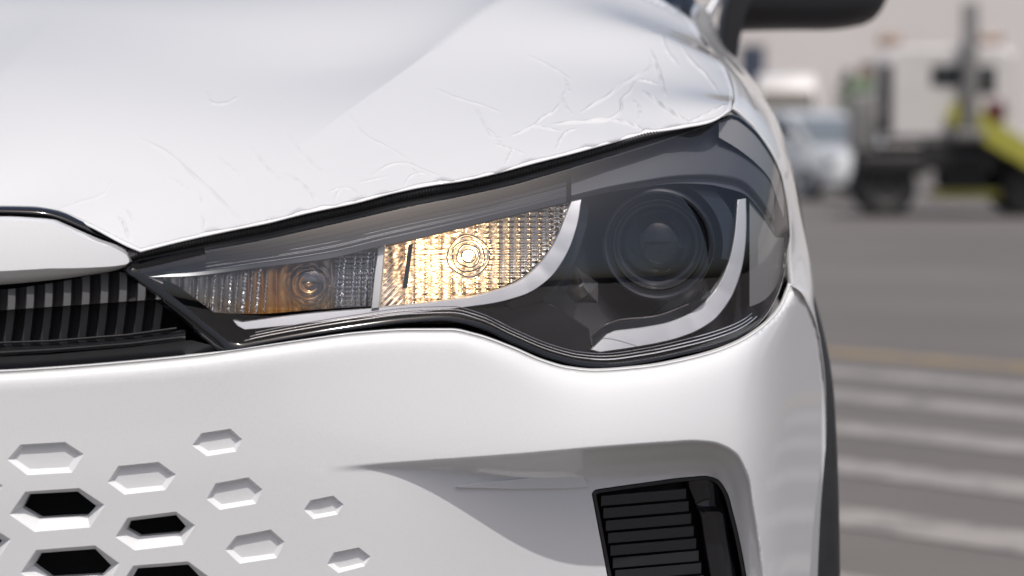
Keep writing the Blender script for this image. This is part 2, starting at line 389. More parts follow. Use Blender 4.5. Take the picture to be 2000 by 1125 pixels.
# ---- helpers for the parked vehicles
class Loc:
    def __init__(s, x, y, rz): s.x, s.y, s.c, s.s = x, y, math.cos(rz), math.sin(rz)
    def __call__(s, P):
        P = np.asarray(P, float); return np.stack([s.x + P[..., 0] * s.c - P[..., 1] * s.s, s.y + P[..., 0] * s.s + P[..., 1] * s.c, P[..., 2]], -1)
def lbox(L, name, lo, hi, m, parent, bev=0.0, taper=0.0, **props):
    bm = bmesh.new(); bmesh.ops.create_cube(bm, size=1.0); lo, hi = np.array(lo, float), np.array(hi, float)
    for v in bm.verts:
        q = lo + (np.array(v.co) + 0.5) * (hi - lo)
        if taper and v.co.z > 0: q[:2] = (lo + hi)[:2] / 2 + (q[:2] - (lo + hi)[:2] / 2) * (1 - taper)
        v.co = Vector(q)
    if bev: bmesh.ops.bevel(bm, geom=bm.edges[:], offset=bev, segments=3, affect='EDGES', profile=0.5)
    bm.verts.index_update(); V = L(np.array([tuple(v.co) for v in bm.verts])); Fc = [[v.index for v in f.verts] for f in bm.faces]; bm.free()
    return mesh(name, V, Fc, m, parent, sharp=40, **props)
def lloft(L, name, secs, m, parent, cap=True, sharp=35, **props):
    """loft through equal-length closed sections (lists of local points)"""
    A = np.array(secs, float); n = A.shape[1]; Fc = gridf(A.shape[0], n, wrap=True)
    if cap: Fc += [tuple(range(n))[::-1], tuple((A.shape[0] - 1) * n + j for j in range(n))]
    return mesh(name, L(A.reshape(-1, 3)), Fc, m, parent, sharp=sharp, **props)
def wheel(L, x, y, r, w, parent, rimc, out):
    """tyre with rim, axle along local y; out = +1/-1 outer side"""
    pr = [(r*0.62, -w/2), (r*0.9, -w/2), (r, -w*0.36), (r, w*0.36), (r*0.9, w/2), (r*0.62, w/2), (r*0.62, -w/2)]
    V = []
    for rr, h in pr:
        for j in range(28):
            q = 2*math.pi*j/28; V.append((x + rr*math.cos(q), y + h, r + rr*math.sin(q)))
    t = mesh('wheel', L(np.array(V)), gridf(len(pr), 28, wrap=True), M['tyre'], parent, sharp=35)
    V = []
    pr = [(0.001, out*w*0.28), (r*0.16, out*w*0.30), (r*0.2, out*w*0.18), (r*0.5, out*w*0.24), (r*0.62, out*w*0.42), (r*0.62, -out*w*0.4)]
    for rr, h in pr:
        for j in range(28):
            q = 2*math.pi*j/28; V.append((x + rr*math.cos(q), y + h, r + rr*math.sin(q)))
    mesh('rim', L(np.array(V)), gridf(len(pr), 28, wrap=True, flip=out < 0), rimc, t, sharp=35)
M['tyre'] = mat('tyre_rubber', (0.018, 0.018, 0.018), 0.8, bump=0.2, bscale=80); M['rim'] = mat('alloy_rim', (0.5, 0.5, 0.52), 0.35, metal=0.9, var=0.1)
M['steel_rim'] = mat('grey_steel_rim', (0.06, 0.058, 0.056), 0.6, metal=0.2, var=0.2); M['glass_dark'] = mat('dark_car_glass', (0.02, 0.023, 0.025), 0.04, coat=0.5, var=0.05)
M['pale_blue'] = mat('pale_blue_paint', (0.58, 0.595, 0.60), 0.3, coat=1, var=0.03); M['truck_white'] = mat('truck_white_paint', (0.66, 0.63, 0.61), 0.4, coat=0.6, var=0.05, vscale=2)
M['chassis'] = mat('black_chassis', (0.016, 0.015, 0.015), 0.6, var=0.3, vscale=6); M['bed_yellow'] = mat('yellow_green_bed_paint', (0.38, 0.36, 0.06), 0.45, coat=0.4, var=0.1, vscale=3)
M['grey_metal'] = mat('grey_steel', (0.24, 0.23, 0.225), 0.5, metal=0.3, var=0.1, vscale=4); M['beacon'] = mat('orange_beacon', (0.32, 0.22, 0.16), 0.5, coat=1, var=0.1)
M['red'] = mat('dark_red_plastic', (0.10, 0.02, 0.02), 0.35, coat=0.5, var=0.1); M['navy'] = mat('navy_sign_panel', (0.035, 0.045, 0.075), 0.4, coat=0.3, var=0.15, vscale=2)
M['lamp_glass'] = mat('headlamp_glass', (0.6, 0.62, 0.65), 0.06, metal=0.6, coat=1, var=0.05); M['deck'] = mat('bed_deck_steel', (0.42, 0.39, 0.37), 0.6, metal=0.2, var=0.15, vscale=5)

# ---- pale blue hatchback, front three-quarter towards us
def hatchback():
    g = ground(1612, 393); L = Loc(g[0], g[1] + 1.9, R(-90 + 24))      # local +x = forward
    e = empty('parked_car', (g[0], g[1] + 1.9, 0), label='pale blue hatchback parked left of the tow truck with sunlit bonnet', category='car')
    def sec(x, w, z0, z1, wt):      # a closed section across the car
        return [(x, -w*0.92, z0), (x, -w, z0 + 0.18), (x, -w, z0 + (z1 - z0)*0.6), (x, -wt, z1 - 0.03), (x, -wt*0.7, z1), (x, wt*0.7, z1), (x, wt, z1 - 0.03), (x, w, z0 + (z1 - z0)*0.6), (x, w, z0 + 0.18), (x, w*0.92, z0)]
    lloft(L, 'body', [sec(-1.95, 0.74, 0.35, 0.95, 0.68), sec(-1.8, 0.83, 0.25, 1.02, 0.76), sec(-0.6, 0.86, 0.2, 1.02, 0.78), sec(0.6, 0.86, 0.2, 1.0, 0.78), sec(1.1, 0.86, 0.2, 0.96, 0.76), sec(1.65, 0.84, 0.22, 0.84, 0.72), sec(1.88, 0.78, 0.26, 0.74, 0.64), sec(1.97, 0.62, 0.32, 0.62, 0.52)], M['pale_blue'], e)
    def cab(x0, x1, z0, z1, wb, wt):
        return [(x0, -wb, z0), (x0, wb, z0)], [(x1, -wt, z1), (x1, wt, z1)]
    lloft(L, 'cabin', [[(-1.85, -0.76, 0.98), (-1.85, 0.76, 0.98), (1.15, 0.76, 0.94), (1.15, -0.76, 0.94)], [(-1.68, -0.66, 1.36), (-1.68, 0.66, 1.36), (0.35, 0.66, 1.40), (0.35, -0.66, 1.40)], [(-1.3, -0.58, 1.53), (-1.3, 0.58, 1.53), (0.0, 0.58, 1.55), (0.0, -0.58, 1.55)]], M['pale_blue'], e, sharp=60)
    ws = mesh('windscreen', L([(1.10, -0.68, 0.985), (1.10, 0.68, 0.985), (0.38, 0.58, 1.40), (0.38, -0.58, 1.40)]) + np.array([0, -0.02, 0.02]), [(0, 1, 2, 3)], mat('sky_lit_glass', (0.16, 0.18, 0.19), 0.05, coat=1, var=0.05), e, smooth=False)  # reflected sky put into the pale glass colour
    for s in (-1, 1):
        mesh('side_window', L([(0.95, s*0.775, 1.0), (-1.5, s*0.775, 1.0), (-1.35, s*0.682, 1.36), (0.3, s*0.682, 1.36)]), [(0, 1, 2, 3) if s < 0 else (3, 2, 1, 0)], M['glass_dark'], e, smooth=False)
        lbox(L, 'headlight', (1.66, s*0.68 - 0.13, 0.62), (1.90, s*0.68 + 0.13, 0.78), M['lamp_glass'], e, 0.05)
        lbox(L, 'door_mirror', (0.75, s*0.93 - 0.1, 0.98), (0.9, s*0.93 + 0.1, 1.12), M['pale_blue'], e, 0.04)
        for x in (-1.2, 1.22): wheel(L, x, s*0.76, 0.30, 0.2, e, M['rim'], s)
    lbox(L, 'grille', (1.9, -0.42, 0.34), (1.985, 0.42, 0.50), M['black'], e, 0.02)
    lbox(L, 'number_plate', (1.97, -0.2, 0.50), (2.0, 0.2, 0.59), M['white_plastic'], e, 0.005)
hatchback()

# ---- white van behind it
def van():
    g = ground(1552, 350); L = Loc(g[0], g[1] + 1.5, R(-90 - 8))
    e = empty('van', (g[0], g[1] + 1.5, 0), label='white high-roof van with dark windscreen behind the pale blue hatchback', category='van')
    def sec(x, w, z0, z1, wt): return [(x, -w, z0), (x, -w, z1*0.6), (x, -wt, z1 - 0.12), (x, -wt*0.8, z1), (x, wt*0.8, z1), (x, wt, z1 - 0.12), (x, w, z1*0.6), (x, w, z0)]
    lloft(L, 'body', [sec(-2.6, 0.95, 0.35, 2.85, 0.85), sec(1.0, 0.98, 0.3, 2.9, 0.86), sec(1.5, 0.98, 0.3, 2.75, 0.80), sec(2.15, 0.97, 0.3, 1.50, 0.86), sec(2.55, 0.92, 0.32, 1.05, 0.78), sec(2.68, 0.8, 0.4, 0.85, 0.66)], M['truck_white'], e)
    mesh('windscreen', L([(2.02, -0.78, 1.80), (2.02, 0.78, 1.80), (1.68, 0.72, 2.36), (1.68, -0.72, 2.36)]) + np.array([0, -0.05, 0.03]), [(0, 1, 2, 3)], M['glass_dark'], e, smooth=False)
    lbox(L, 'grille', (2.6, -0.5, 0.55), (2.71, 0.5, 0.78), M['black'], e, 0.03)
    for s in (-1, 1):
        lbox(L, 'headlight', (2.42, s*0.72 - 0.14, 0.80), (2.62, s*0.72 + 0.14, 1.02), M['lamp_glass'], e, 0.05)
        mesh('side_window', L([(1.9, s*0.99, 1.25), (0.9, s*0.99, 1.25), (0.9, s*0.90, 1.85), (1.5, s*0.88, 1.85)]), [(0, 1, 2, 3) if s < 0 else (3, 2, 1, 0)], M['glass_dark'], e, smooth=False)
        for x in (-1.7, 1.75): wheel(L, x, s*0.86, 0.34, 0.22, e, M['steel_rim'], s)
van()

# ---- tow truck, side on, nose to the left, bed tipped down to the right
def tow_truck():
    g = ground(1748, 424); L = Loc(g[0], g[1] + 1.0, R(180 - 4))           # local +x forward = picture left
    e = empty('tow_truck', (g[0], g[1] + 1.0, 0), label='white tow truck with black chassis and tilted yellow-green flatbed', category='truck')
    # local y>0 is towards the camera after the half turn
    cabp = [(0.18, 1.08), (0.22, 1.5), (0.10, 2.12), (-0.05, 2.24), (-1.45, 2.26), (-1.62, 2.16), (-1.66, 1.08)]
    lloft(L, 'cab', [[(x*k + o, y, z if z < 1.2 else z - d) for x, z in cabp] for y, k, o, d in ((-1.02, 0.94, -0.03, 0.06), (-0.9, 1, 0, 0), (0.9, 1, 0, 0), (1.02, 0.94, -0.03, 0.06))], M['truck_white'], e, sharp=30)
    lbox(L, 'side_window', (-0.92, 1.0, 1.72), (-0.52, 1.035, 2.0), M['glass_dark'], e, 0.012)
    lbox(L, 'rear_quarter_window', (-1.36, 1.0, 1.62), (-1.14, 1.035, 1.98), M['glass_dark'], e, 0.012)
    lbox(L, 'windscreen_pillar', (-0.02, 0.97, 1.10), (0.14, 1.06, 2.0), M['chassis'], e, 0.02)
    lbox(L, 'door_handle', (-0.95, 1.0, 1.45), (-0.78, 1.05, 1.49), M['chassis'], e, 0.01)
    lbox(L, 'front_step', (0.24, -0.5, 0.30), (0.60, 0.45, 0.35), M['chassis'], e, 0.01)
    lbox(L, 'front_locker', (0.19, 0.5, 0.86), (0.52, 0.95, 1.62), M['grey_metal'], e, 0.04)
    lbox(L, 'sill_panel', (-1.62, 0.9, 0.98), (0.1, 1.0, 1.08), M['grey_metal'], e, 0.02)
    lbox(L, 'chassis_rail', (-4.6, -0.5, 0.62), (0.35, 0.5, 0.95), M['chassis'], e, 0.03)
    lbox(L, 'mudguard', (-0.50, 0.45, 0.55), (0.42, 1.02, 0.84), M['chassis'], e, 0.08)
    lbox(L, 'side_skirt', (-1.45, 0.45, 0.62), (-0.45, 1.0, 1.0), M['chassis'], e, 0.03)
    lbox(L, 'fuel_tank', (-1.30, 0.5, 0.36), (-0.62, 0.90, 0.66), M['chassis'], e, 0.1)
    lbox(L, 'tool_box', (-1.50, 0.40, 0.24), (-0.55, 0.8, 0.36), M['bed_yellow'], e, 0.02)
    for x in (0.03, -1.85, -3.6):
        for s in (-1, 1): wheel(L, x, s*0.82, 0.39, 0.26, e, M['steel_rim'], s)
    for x in (-0.06, -1.42): 
        b = lbox(L, 'beacon', (x - 0.16, -0.12, 2.28), (x + 0.16, 0.12, 2.45), M['beacon'], e, 0.06)
    # tilted bed
    for y0, y1, nm, m in ((-1.1, 1.1, 'bed_deck', M['deck']),):
        a, b2 = np.array([-0.78, 1.44]), np.array([-4.2, -0.55]); d = (b2 - a) / np.linalg.norm(b2 - a); n = np.array([-d[1], d[0]]); n = n if n[1] > 0 else -n
        sec = [a, b2, b2 + n*0.10, a + n*0.10]
        lloft(L, nm, [[(p[0], y, p[1]) for p in sec] for y in (y0 + 0.1, y1 - 0.1)], m, e, sharp=20)
        for y in (y0, y1):
            sec = [a - n*0.18, b2 - n*0.18, b2 + n*0.10, a + n*0.12]
            lloft(L, 'bed_side_rail', [[(p[0], yy, p[1]) for p in sec] for yy in (y - 0.06, y + 0.06)], M['bed_yellow'], e, sharp=20)
    lbox(L, 'crane_post', (-1.10, 1.10, 1.15), (-0.90, 1.28, 2.80), M['grey_metal'], e, 0.03)
    lbox(L, 'crane_post_foot', (-1.20, 0.95, 1.02), (-0.80, 1.30, 1.15), M['grey_metal'], e, 0.02)
    lbox(L, 'tail_lamp', (-1.48, 1.03, 1.26), (-1.22, 1.1, 1.52), M['red'], e, 0.04)
tow_truck()
# ---- steel post in front of the cab, sign pylon, walker in a green vest
g = at(1468, 326, 96); pe = empty('sign_pylon', (g[0], 96, 0), label='tall dark blue sign pylon left of the white van', category='sign')
box('panel', (g[0] - 0.50, 95.8, 0.8), (g[0] + 0.50, 96.2, 4.85), M['navy'], pe, 0.05); box('foot', (g[0] - 0.35, 95.85, 0), (g[0] + 0.35, 96.15, 0.8), M['grey_metal'], pe, 0.02)
box('frame_cap', (g[0] - 0.54, 95.76, 4.85), (g[0] + 0.54, 96.24, 4.95), M['grey_metal'], pe, 0.02)
def person(x, y, h, vest, legs, label, face=0.3, z=0.0):
    g = (x, y, z); me = bpy.data.meshes.new('person'); k = h / 1.75
    J = {'pel': (0, 0, .95), 'che': (0, 0, 1.3), 'nek': (0, 0, 1.48), 'hed': (0, -.02, 1.60), 'top': (0, -.01, 1.72),
         'sl': (.19, 0, 1.42), 'el': (.27, .03, 1.15), 'wl': (.25, -.08, .92), 'hl': (.25, -.12, .84), 'sr': (-.19, 0, 1.42), 'er': (-.26, .02, 1.15), 'wr': (-.24, -.1, .93), 'hr': (-.24, -.14, .85),
         'tl': (.10, 0, .9), 'kl': (.12, -.03, .5), 'al': (.13, .04, .09), 'fl': (.14, -.14, .04), 'tr': (-.10, 0, .9), 'kr': (-.12, -.02, .5), 'ar': (-.13, .05, .09), 'fr': (-.15, -.13, .04)}
    Rd = {'pel': .15, 'che': .17, 'nek': .062, 'hed': .095, 'top': .07, 'sl': .075, 'sr': .075, 'el': .05, 'er': .05, 'wl': .036, 'wr': .036, 'hl': .04, 'hr': .04, 'tl': .1, 'tr': .1, 'kl': .065, 'kr': .065, 'al': .045, 'ar': .045, 'fl': .04, 'fr': .04}
    E = ['pel-che', 'che-nek', 'nek-hed', 'hed-top', 'che-sl', 'sl-el', 'el-wl', 'wl-hl', 'che-sr', 'sr-er', 'er-wr', 'wr-hr', 'pel-tl', 'tl-kl', 'kl-al', 'al-fl', 'pel-tr', 'tr-kr', 'kr-ar', 'ar-fr']
    nm = list(J); me.from_pydata([tuple(c * k for c in J[n]) for n in nm], [tuple(nm.index(q) for q in e.split('-')) for e in E], [])
    o = bpy.data.objects.new('person', me); o.location = g; o.rotation_euler.z = face
    link(o, label=label, category='person')
    md = o.modifiers.new('skin', 'SKIN'); md.use_smooth_shade = True; sk = me.skin_vertices[0].data
    for i, n in enumerate(nm): sk[i].radius = (Rd[n] * k, Rd[n] * k * (0.75 if n in ('pel', 'che') else 1)); sk[i].use_root = n == 'pel'
    o.modifiers.new('sub', 'SUBSURF').levels = 2; o.modifiers['sub'].render_levels = 2
    m = mat('person_clothes', (0.03, 0.03, 0.035), 0.8); t = m.node_tree; b = t.nodes['Principled BSDF']; tc = t.nodes.new('ShaderNodeTexCoord'); sp = t.nodes.new('ShaderNodeSeparateXYZ'); t.links.new(tc.outputs['Object'], sp.inputs[0])
    dv = t.nodes.new('ShaderNodeMath'); dv.operation = 'DIVIDE'; dv.inputs[1].default_value = h; t.links.new(sp.outputs['Z'], dv.inputs[0])
    cr = t.nodes.new('ShaderNodeValToRGB'); cr.color_ramp.interpolation = 'CONSTANT'; el = cr.color_ramp.elements
    el[0].position = 0; el[0].color = (0.02, 0.02, 0.02, 1)
    for p_, c_ in ((0.05, legs), (0.52, vest), (0.855, (0.25, 0.14, 0.09)), (0.93, (0.02, 0.018, 0.016))):
        q = el.new(p_); q.color = (*c_, 1)
    el.remove(el[1]) if len(el) > 5 and el[1].position == 1 else None
    t.links.new(dv.outputs[0], cr.inputs['Fac']); t.links.new(cr.outputs['Color'], b.inputs['Base Color']); me.materials.append(m)
gp = ground(1708, 424) + np.array([0, 1.0, 0])
person(gp[0], gp[1], 1.76, (0.17, 0.24, 0.15), (0.10, 0.10, 0.10), 'person in a light green vest standing on the front step of the tow truck', 0.4, z=.35)
# slim shrub by the far wall
def shrub():
    g = ground(1655, 345); e = empty('shrub', tuple(g), label='slim dusty shrub between the white van and the tow truck', category='shrub')
    m = mat('dusty_leaves', (0.075, 0.085, 0.06), 0.7, var=0.4, vscale=3); mt = mat('brown_bark', (0.11, 0.08, 0.055), 0.9, var=0.3, vscale=9)
    tube('trunk', [g, g + (.03, 0, .9), g + (-.02, .03, 1.8), g + (.02, 0, 2.5)], [.09, .07, .05, .02], mt, e)
    for k in range(5): tube('branch', [g + (0, 0, 1.0 + .25*k), g + (random.uniform(-.3, .3), random.uniform(-.3, .3), 1.5 + .28*k)], [.03, .012], mt, e, n=6)
    V, Fc = [], []
    for k in range(900):
        t = random.random(); rr = (.12 + .34 * math.sin(math.pi * min(1, t * 1.05)))* math.sqrt(random.random()); a = random.uniform(0, 6.283); c = g + np.array([rr*math.cos(a), rr*math.sin(a), 1.1 + 2.0*t])
        d1 = np.random.normal(size=3); d1 /= np.linalg.norm(d1); d2 = np.cross(d1, np.random.normal(size=3)); d2 /= np.linalg.norm(d2); b = len(V); V += [c - d1*.07, c + d2*.03, c + d1*.07, c - d2*.03]; Fc.append((b, b+1, b+2, b+3))
    mesh('crown', V, Fc, m, e, smooth=False)
shrub()

# ================================================================== THE WHITE CAR
XC = -0.55                                                  # middle of the car
car = empty('car', (XC, 0.9, 0), label='white car in close-up with lit headlight, honeycomb bumper and wrinkled film on its bonnet', category='car')
def sub(name, loc, parent=car):
    o = bpy.data.objects.new(name, None); o.location = loc; o.empty_display_size = 0.05; link(o, parent); o.matrix_parent_inverse = PINV(parent); return o
# ---- traced edges (picture columns -> rows) and the plan shape of the nose
A_LENS = CS([(-200, .0), (0, .006), (250, .020), (500, .038), (800, .068), (1000, .095), (1150, .120), (1300, .155), (1400, .188), (1450, .212), (1490, .245), (1520, .290), (1540, .335)])
A_BUMP = CS([(-200, .0), (0, .006), (250, .020), (500, .038), (800, .066), (1000, .090), (1150, .112), (1300, .143), (1400, .171), (1450, .192), (1490, .226), (1520, .272), (1560, .36), (1605, .47)])
LT = PC([(248, 526), (270, 516), (290, 512), (400, 490), (500, 472), (600, 450), (700, 427), (800, 404), (900, 384), (1000, 362), (1060, 345), (1120, 327), (1200, 303), (1300, 272), (1400, 237), (1430, 226), (1465, 248), (1500, 292), (1522, 335), (1534, 390), (1539, 440)])
LB = PC([(248, 530), (300, 574), (350, 613), (400, 655), (440, 682), (470, 680), (500, 673), (600, 655), (700, 640), (800, 628), (880, 626), (940, 640), (1000, 668), (1080, 700), (1130, 712), (1180, 716), (1260, 707), (1330, 693), (1400, 675), (1450, 655), (1490, 622), (1515, 582), (1530, 535), (1539, 470)])
V0 = CS([(200, 560), (500, 625), (800, 600), (1100, 566), (1300, 560), (1560, 560)])
def YL(u, v):                                               # headlight lens
    d = V0(u) - np.asarray(v, float); k = np.where(d > 0, 0.0014, 0.0005)
    return A_LENS(u) + 0.000466 * k * d * d
BT_PTS = [(-190, 731), (0, 726), (100, 720), (250, 708), (400, 693), (450, 686), (600, 664), (700, 651), (800, 645), (880, 645), (930, 655), (1000, 680), (1060, 706), (1110, 720), (1160, 725), (1250, 719), (1350, 701), (1430, 676), (1490, 640), (1527, 600), (1545, 558)]
BT = PC(BT_PTS)
LIPL = CS([(560, 915), (700, 905), (800, 899), (1000, 885), (1200, 868), (1350, 858), (1420, 866)])
POCKET_EDGE = dense([(620, 911), (700, 905), (800, 899), (1000, 885), (1200, 868), (1300, 861), (1360, 858), (1405, 864), (1440, 884), (1462, 922), (1478, 1000), (1496, 1125), (1515, 1300), (1530, 1500)], 6)
POCKET = np.vstack([POCKET_EDGE, [(1530, 1560), (620, 1560)]])
PDEP = CS([(500, 0), (640, 0.0), (760, .006), (900, .026), (1000, .044), (1100, .058), (1200, .064), (1400, .066), (1600, .066)])
def YB(u, v):                                               # bumper skin
    u = np.asarray(u, float); v = np.asarray(v, float)
    d = np.maximum(v - BT(u), 0); w = np.interp(u, [0, 900, 1000, 1150, 1450, 1600], [8, 9, 14, 24, 28, 14])
    Y = A_BUMP(u) - 0.004 + 0.013 * np.exp(-d / w) - 0.010
    span = np.maximum(LIPL(np.clip(u, 560, 1420)) - BT(u), 60)
    mask = sstep(350, 950, u) * (1 - 0.6 * sstep(1440, 1560, u))
    Y = Y - mask * 0.020 * (1 - np.log1p(np.exp(6 * (1 - d / span))) / 6) - (1 - mask) * 0.004 * sstep(0, 260, d)
    q = np.where(inside(POCKET, u, v), dist_poly(POCKET_EDGE, u, v), 0.0)
    p = PDEP(u); ww = 14 + 52 * sstep(0, .064, p)
    r = np.clip(q / ww, 0, 1); r = np.where(r < 0.62, r * 1.18, 0.7316 + (r - 0.62) * 0.706)
    soft = 1 - np.exp(-(q / 7.0)**2)
    Y = Y + p * r * soft
    # lower half draws back under the car
    Y = Y + 0.00000012 * np.maximum(v - 1250, 0)**2
    return Y
def PB(u, v):
    P = at(u, v, YB(u, v)); P[..., 0] = np.where(np.asarray(u) <= -189, XC, np.maximum(P[..., 0], XC)); return P

# ---- hexagons of the honeycomb (outer rim; opening for the pierced ones)
HEX = [([(14, 898), (40, 868), (127, 863), (164, 887), (141, 923), (53, 928)], None),
       ([(210, 942), (231, 910), (310, 902), (344, 927), (323, 957), (243, 966)], None),
       ([(375, 870), (393, 846), (450, 837), (473, 858), (461, 882), (404, 891)], None),
       ([(403, 975), (421, 944), (485, 932), (513, 956), (500, 984), (429, 996)], None),
       ([(593, 996), (606, 977), (651, 968), (671, 985), (659, 1005), (612, 1014)], None),
       ([(439, 1074), (461, 1047), (529, 1034), (556, 1058), (541, 1090), (468, 1101)], None),
       ([(638, 1102), (652, 1079), (701, 1069), (724, 1087), (712, 1106), (661, 1119)], None),
       ([(18, 1005), (49, 960), (155, 953), (205, 986), (176, 1030), (67, 1039)], [(44, 992), (57, 965), (152, 960), (188, 988), (171, 1007), (78, 1012)]),
       ([(225, 1049), (249, 1011), (344, 999), (382, 1026), (358, 1064), (263, 1075)], [(248, 1034), (255, 1017), (344, 1006), (363, 1028), (351, 1041), (273, 1048)]),
       ([(40, 1119), (70, 1074), (186, 1065), (234, 1100), (208, 1146), (88, 1156)], [(66, 1104), (80, 1080), (186, 1072), (217, 1104), (199, 1123), (100, 1129)])]
def like(i, dx, dy, k=1.0):
    o, n = HEX[i]; c = np.mean(o, 0)
    f = lambda q: None if q is None else [tuple((np.array(p) - c) * k + c + (dx, dy)) for p in q]
    return (f(o), f(n))
HEX += [like(0, -158, 62), like(7, -187, 68, 1.04), like(9, 185, 28, 0.93), like(8, 190, 132, 0.85), like(6, 26, 104, 1.05),
        like(9, 28, 106, 1.03), like(9, -180, 72, 1.03), like(9, 213, 134, 0.97), like(8, 210, 236, 0.9), like(9, 56, 212, 1.05), like(9, 241, 242, 1.0), like(9, -150, 180, 1.05)]
HEX = [h for h in HEX if min(p[0] for p in h[0]) > -188]
VENT = dense(np.vstack([dense([(1157, 972), (1156, 964), (1160, 958), (1168, 955)], 4), dense([(1168, 955), (1260, 942), (1350, 931), (1385, 930), (1402, 936), (1418, 957), (1433, 1005), (1448, 1070), (1462, 1150), (1478, 1270), (1478, 1300), (1465, 1312)], 10)[1:], dense([(1465, 1312), (1240, 1325), (1222, 1316)], 12)[1:], dense([(1222, 1316), (1157, 972)], 14)[1:-1]]), 14, True, smooth=False)
def poly_dense(p, step=10): return dense(p, step, True, smooth=False)
bot = 1820
_tu = np.concatenate([np.arange(-190, 1430, 6.0), np.arange(1430, 1500, 4.0), np.arange(1500, 1545, 1.5), [1545.0]])
outl = np.vstack([np.stack([_tu, BT(_tu)], 1), dense([(1545, 558), (1562, 568), (1576, 592), (1590, 622), (1600, 660)], 8)[1:], dense([(1600, 660), (1608, 720), (1613, 900), (1612, 1125), (1609, 1500), (1590, bot)], 8)[1:], dense([(1590, bot), (-190, bot + 10)], 24)[1:], dense([(-190, bot + 10), (-190, 731)], 20)[1:-1]])
# finer points along the lips and the rolled top edge
ext = []
for off in (3, 7, 12, 18, 26, 36): 
    uu = np.arange(-180, 1530, 9.0); ext.append(np.stack([uu, BT(uu) + off], 1))
for off in (-14, -9, -5, -2, 0, 2, 4, 6, 8.5, 11, 14, 18, 23, 29, 36, 43, 50, 57, 64, 71):
    e = offset(POCKET, -off)[:len(POCKET_EDGE)]; ext.append(e)
uu, vv = np.meshgrid(np.arange(1440, 1610, 4.0), np.arange(600, 1300, 10.0)); ext.append(np.stack([uu.ravel() + (vv.ravel() % 5), vv.ravel()], 1))
bumper = cdt_panel('bumper', outl, PB, M['paint'], car, holes=[poly_dense(h[0]) for h in HEX] + [VENT], step=13.0,
                   ring=[(1.5, .0008), (2.6, .0028), (2.8, .02)], extra=np.vstack(ext))
mm = bumper.modifiers.new('mirror', 'MIRROR'); mm.mirror_object = car; mm.use_mirror_merge = True; mm.merge_threshold = 0.004
for o_, n_ in HEX:
    O = poly_dense(o_, 200); c = O.mean(0)
    if n_ is None:
        I = c + (O - c) * (0.84, 0.76) + (0, -3.5); dp = 0.0046
    else:
        I = np.array(n_, float); dp = 0.013
    I0 = c + (O - c) * 0.97 + (0, -0.2)
    V = np.vstack([PB(O[:, 0], O[:, 1]), PB(I0[:, 0], I0[:, 1]) + (0, .0008, 0), at(I[:, 0], I[:, 1], YB(I[:, 0], I[:, 1]) + dp)]); n = len(O)
    Fc = gridf(3, n, wrap=True, flip=area(O) < 0)
    if n_ is None: Fc.append(tuple(range(2*n, 3*n)) if area(O) < 0 else tuple(range(2*n, 3*n))[::-1])
    else:
        V = np.vstack([V, V[2*n:] + (0, .012, 0)]); Fc += gridf(2, n, wrap=True, flip=area(O) < 0, base=2*n)
    mesh('honeycomb_cell', V, Fc, M['paint'], bumper, sharp=12)
ledge = dense([(893, 951), (920, 946), (1000, 939), (1080, 930), (1122, 925), (1136, 930), (1149, 950), (1100, 953), (1000, 954)], 8, True, smooth=False)
prism('recess_ledge', ledge, lambda u, v: YB(u, np.full(np.shape(u), 960.0)) - .0045 - .0001 * (955 - np.asarray(v)) * .3, .02, M['paint'], bumper, bevel=1.5)
def Ygr(u, v, s=None): return A_BUMP(u) + 0.05
strip('grille_backing', np.arange(-180, 640, 30.0), lambda u: 930 + 0*u, lambda u: 1500 + 0*u, 6, Ygr, M['void'], bumper)

# ---- lower vent with slats and gloss pillar
vent = sub('bumper_vent', at(1300, 1100, .2))
def YV(u, v): 
    return A_BUMP(u) - 0.014 - 0.034 + 0.066 + 0.008
IN = offset(VENT, -9)
V = np.vstack([at(VENT[:, 0], VENT[:, 1], YB(VENT[:, 0], VENT[:, 1]) + .004), at(*offset(VENT, -2).T, YB(*VENT.T) + .0015), at(*offset(VENT, -8).T, YB(*VENT.T) + .002), at(*IN.T, YB(*VENT.T) + .006), at(*IN.T, YB(*VENT.T) + .05)])
mesh('frame', V, gridf(5, len(VENT), wrap=True, flip=area(VENT) < 0), M['black'], vent, sharp=35)
strip('backing', np.arange(1160, 1480, 20.0), lambda u: 935 + 0*u, lambda u: 1320 + 0*u, 8, lambda u, v, s: YV(u, v) + .035, M['void'], vent)
k = 0
for i in range(14):
    f = i / 9.0
    l = (1174 + 26*f, 968 + 155*f*1.46); 
    v0 = 967 + 24.3 * i; ul = 1174 + 4.6 * i; ur = 1340 + 4.9 * i
    us = np.linspace(ul, ur, 10); tilt = -0.085
    prof = [(0, .009), (1.0, .003), (2, .0012), (21, .0016), (22.5, .004), (23.4, .014)]
    P = []
    for dv, back in prof: P.append(at(us, v0 + dv + tilt * (us - ul), YV(us, v0) + back))
    mesh('slat', np.array(P).reshape(-1, 3), gridf(len(prof), len(us)), M['black'], vent, sharp=28)
pil = dense([(1345, 944), (1385, 940), (1400, 950), (1408, 985), (1420, 1060), (1437, 1150), (1455, 1300), (1420, 1308), (1395, 1150), (1378, 1050), (1370, 1002), (1352, 965)], 10, True)
prism('gloss_pillar', pil, lambda u, v: YV(u, v) - .004 + 0.000012 * (np.asarray(u) - 1392 - .12*(np.asarray(v) - 1000))**2 * 0.4 + .012 * sstep(1000, 985, v) , .05, M['black_gloss'], vent, bevel=5)

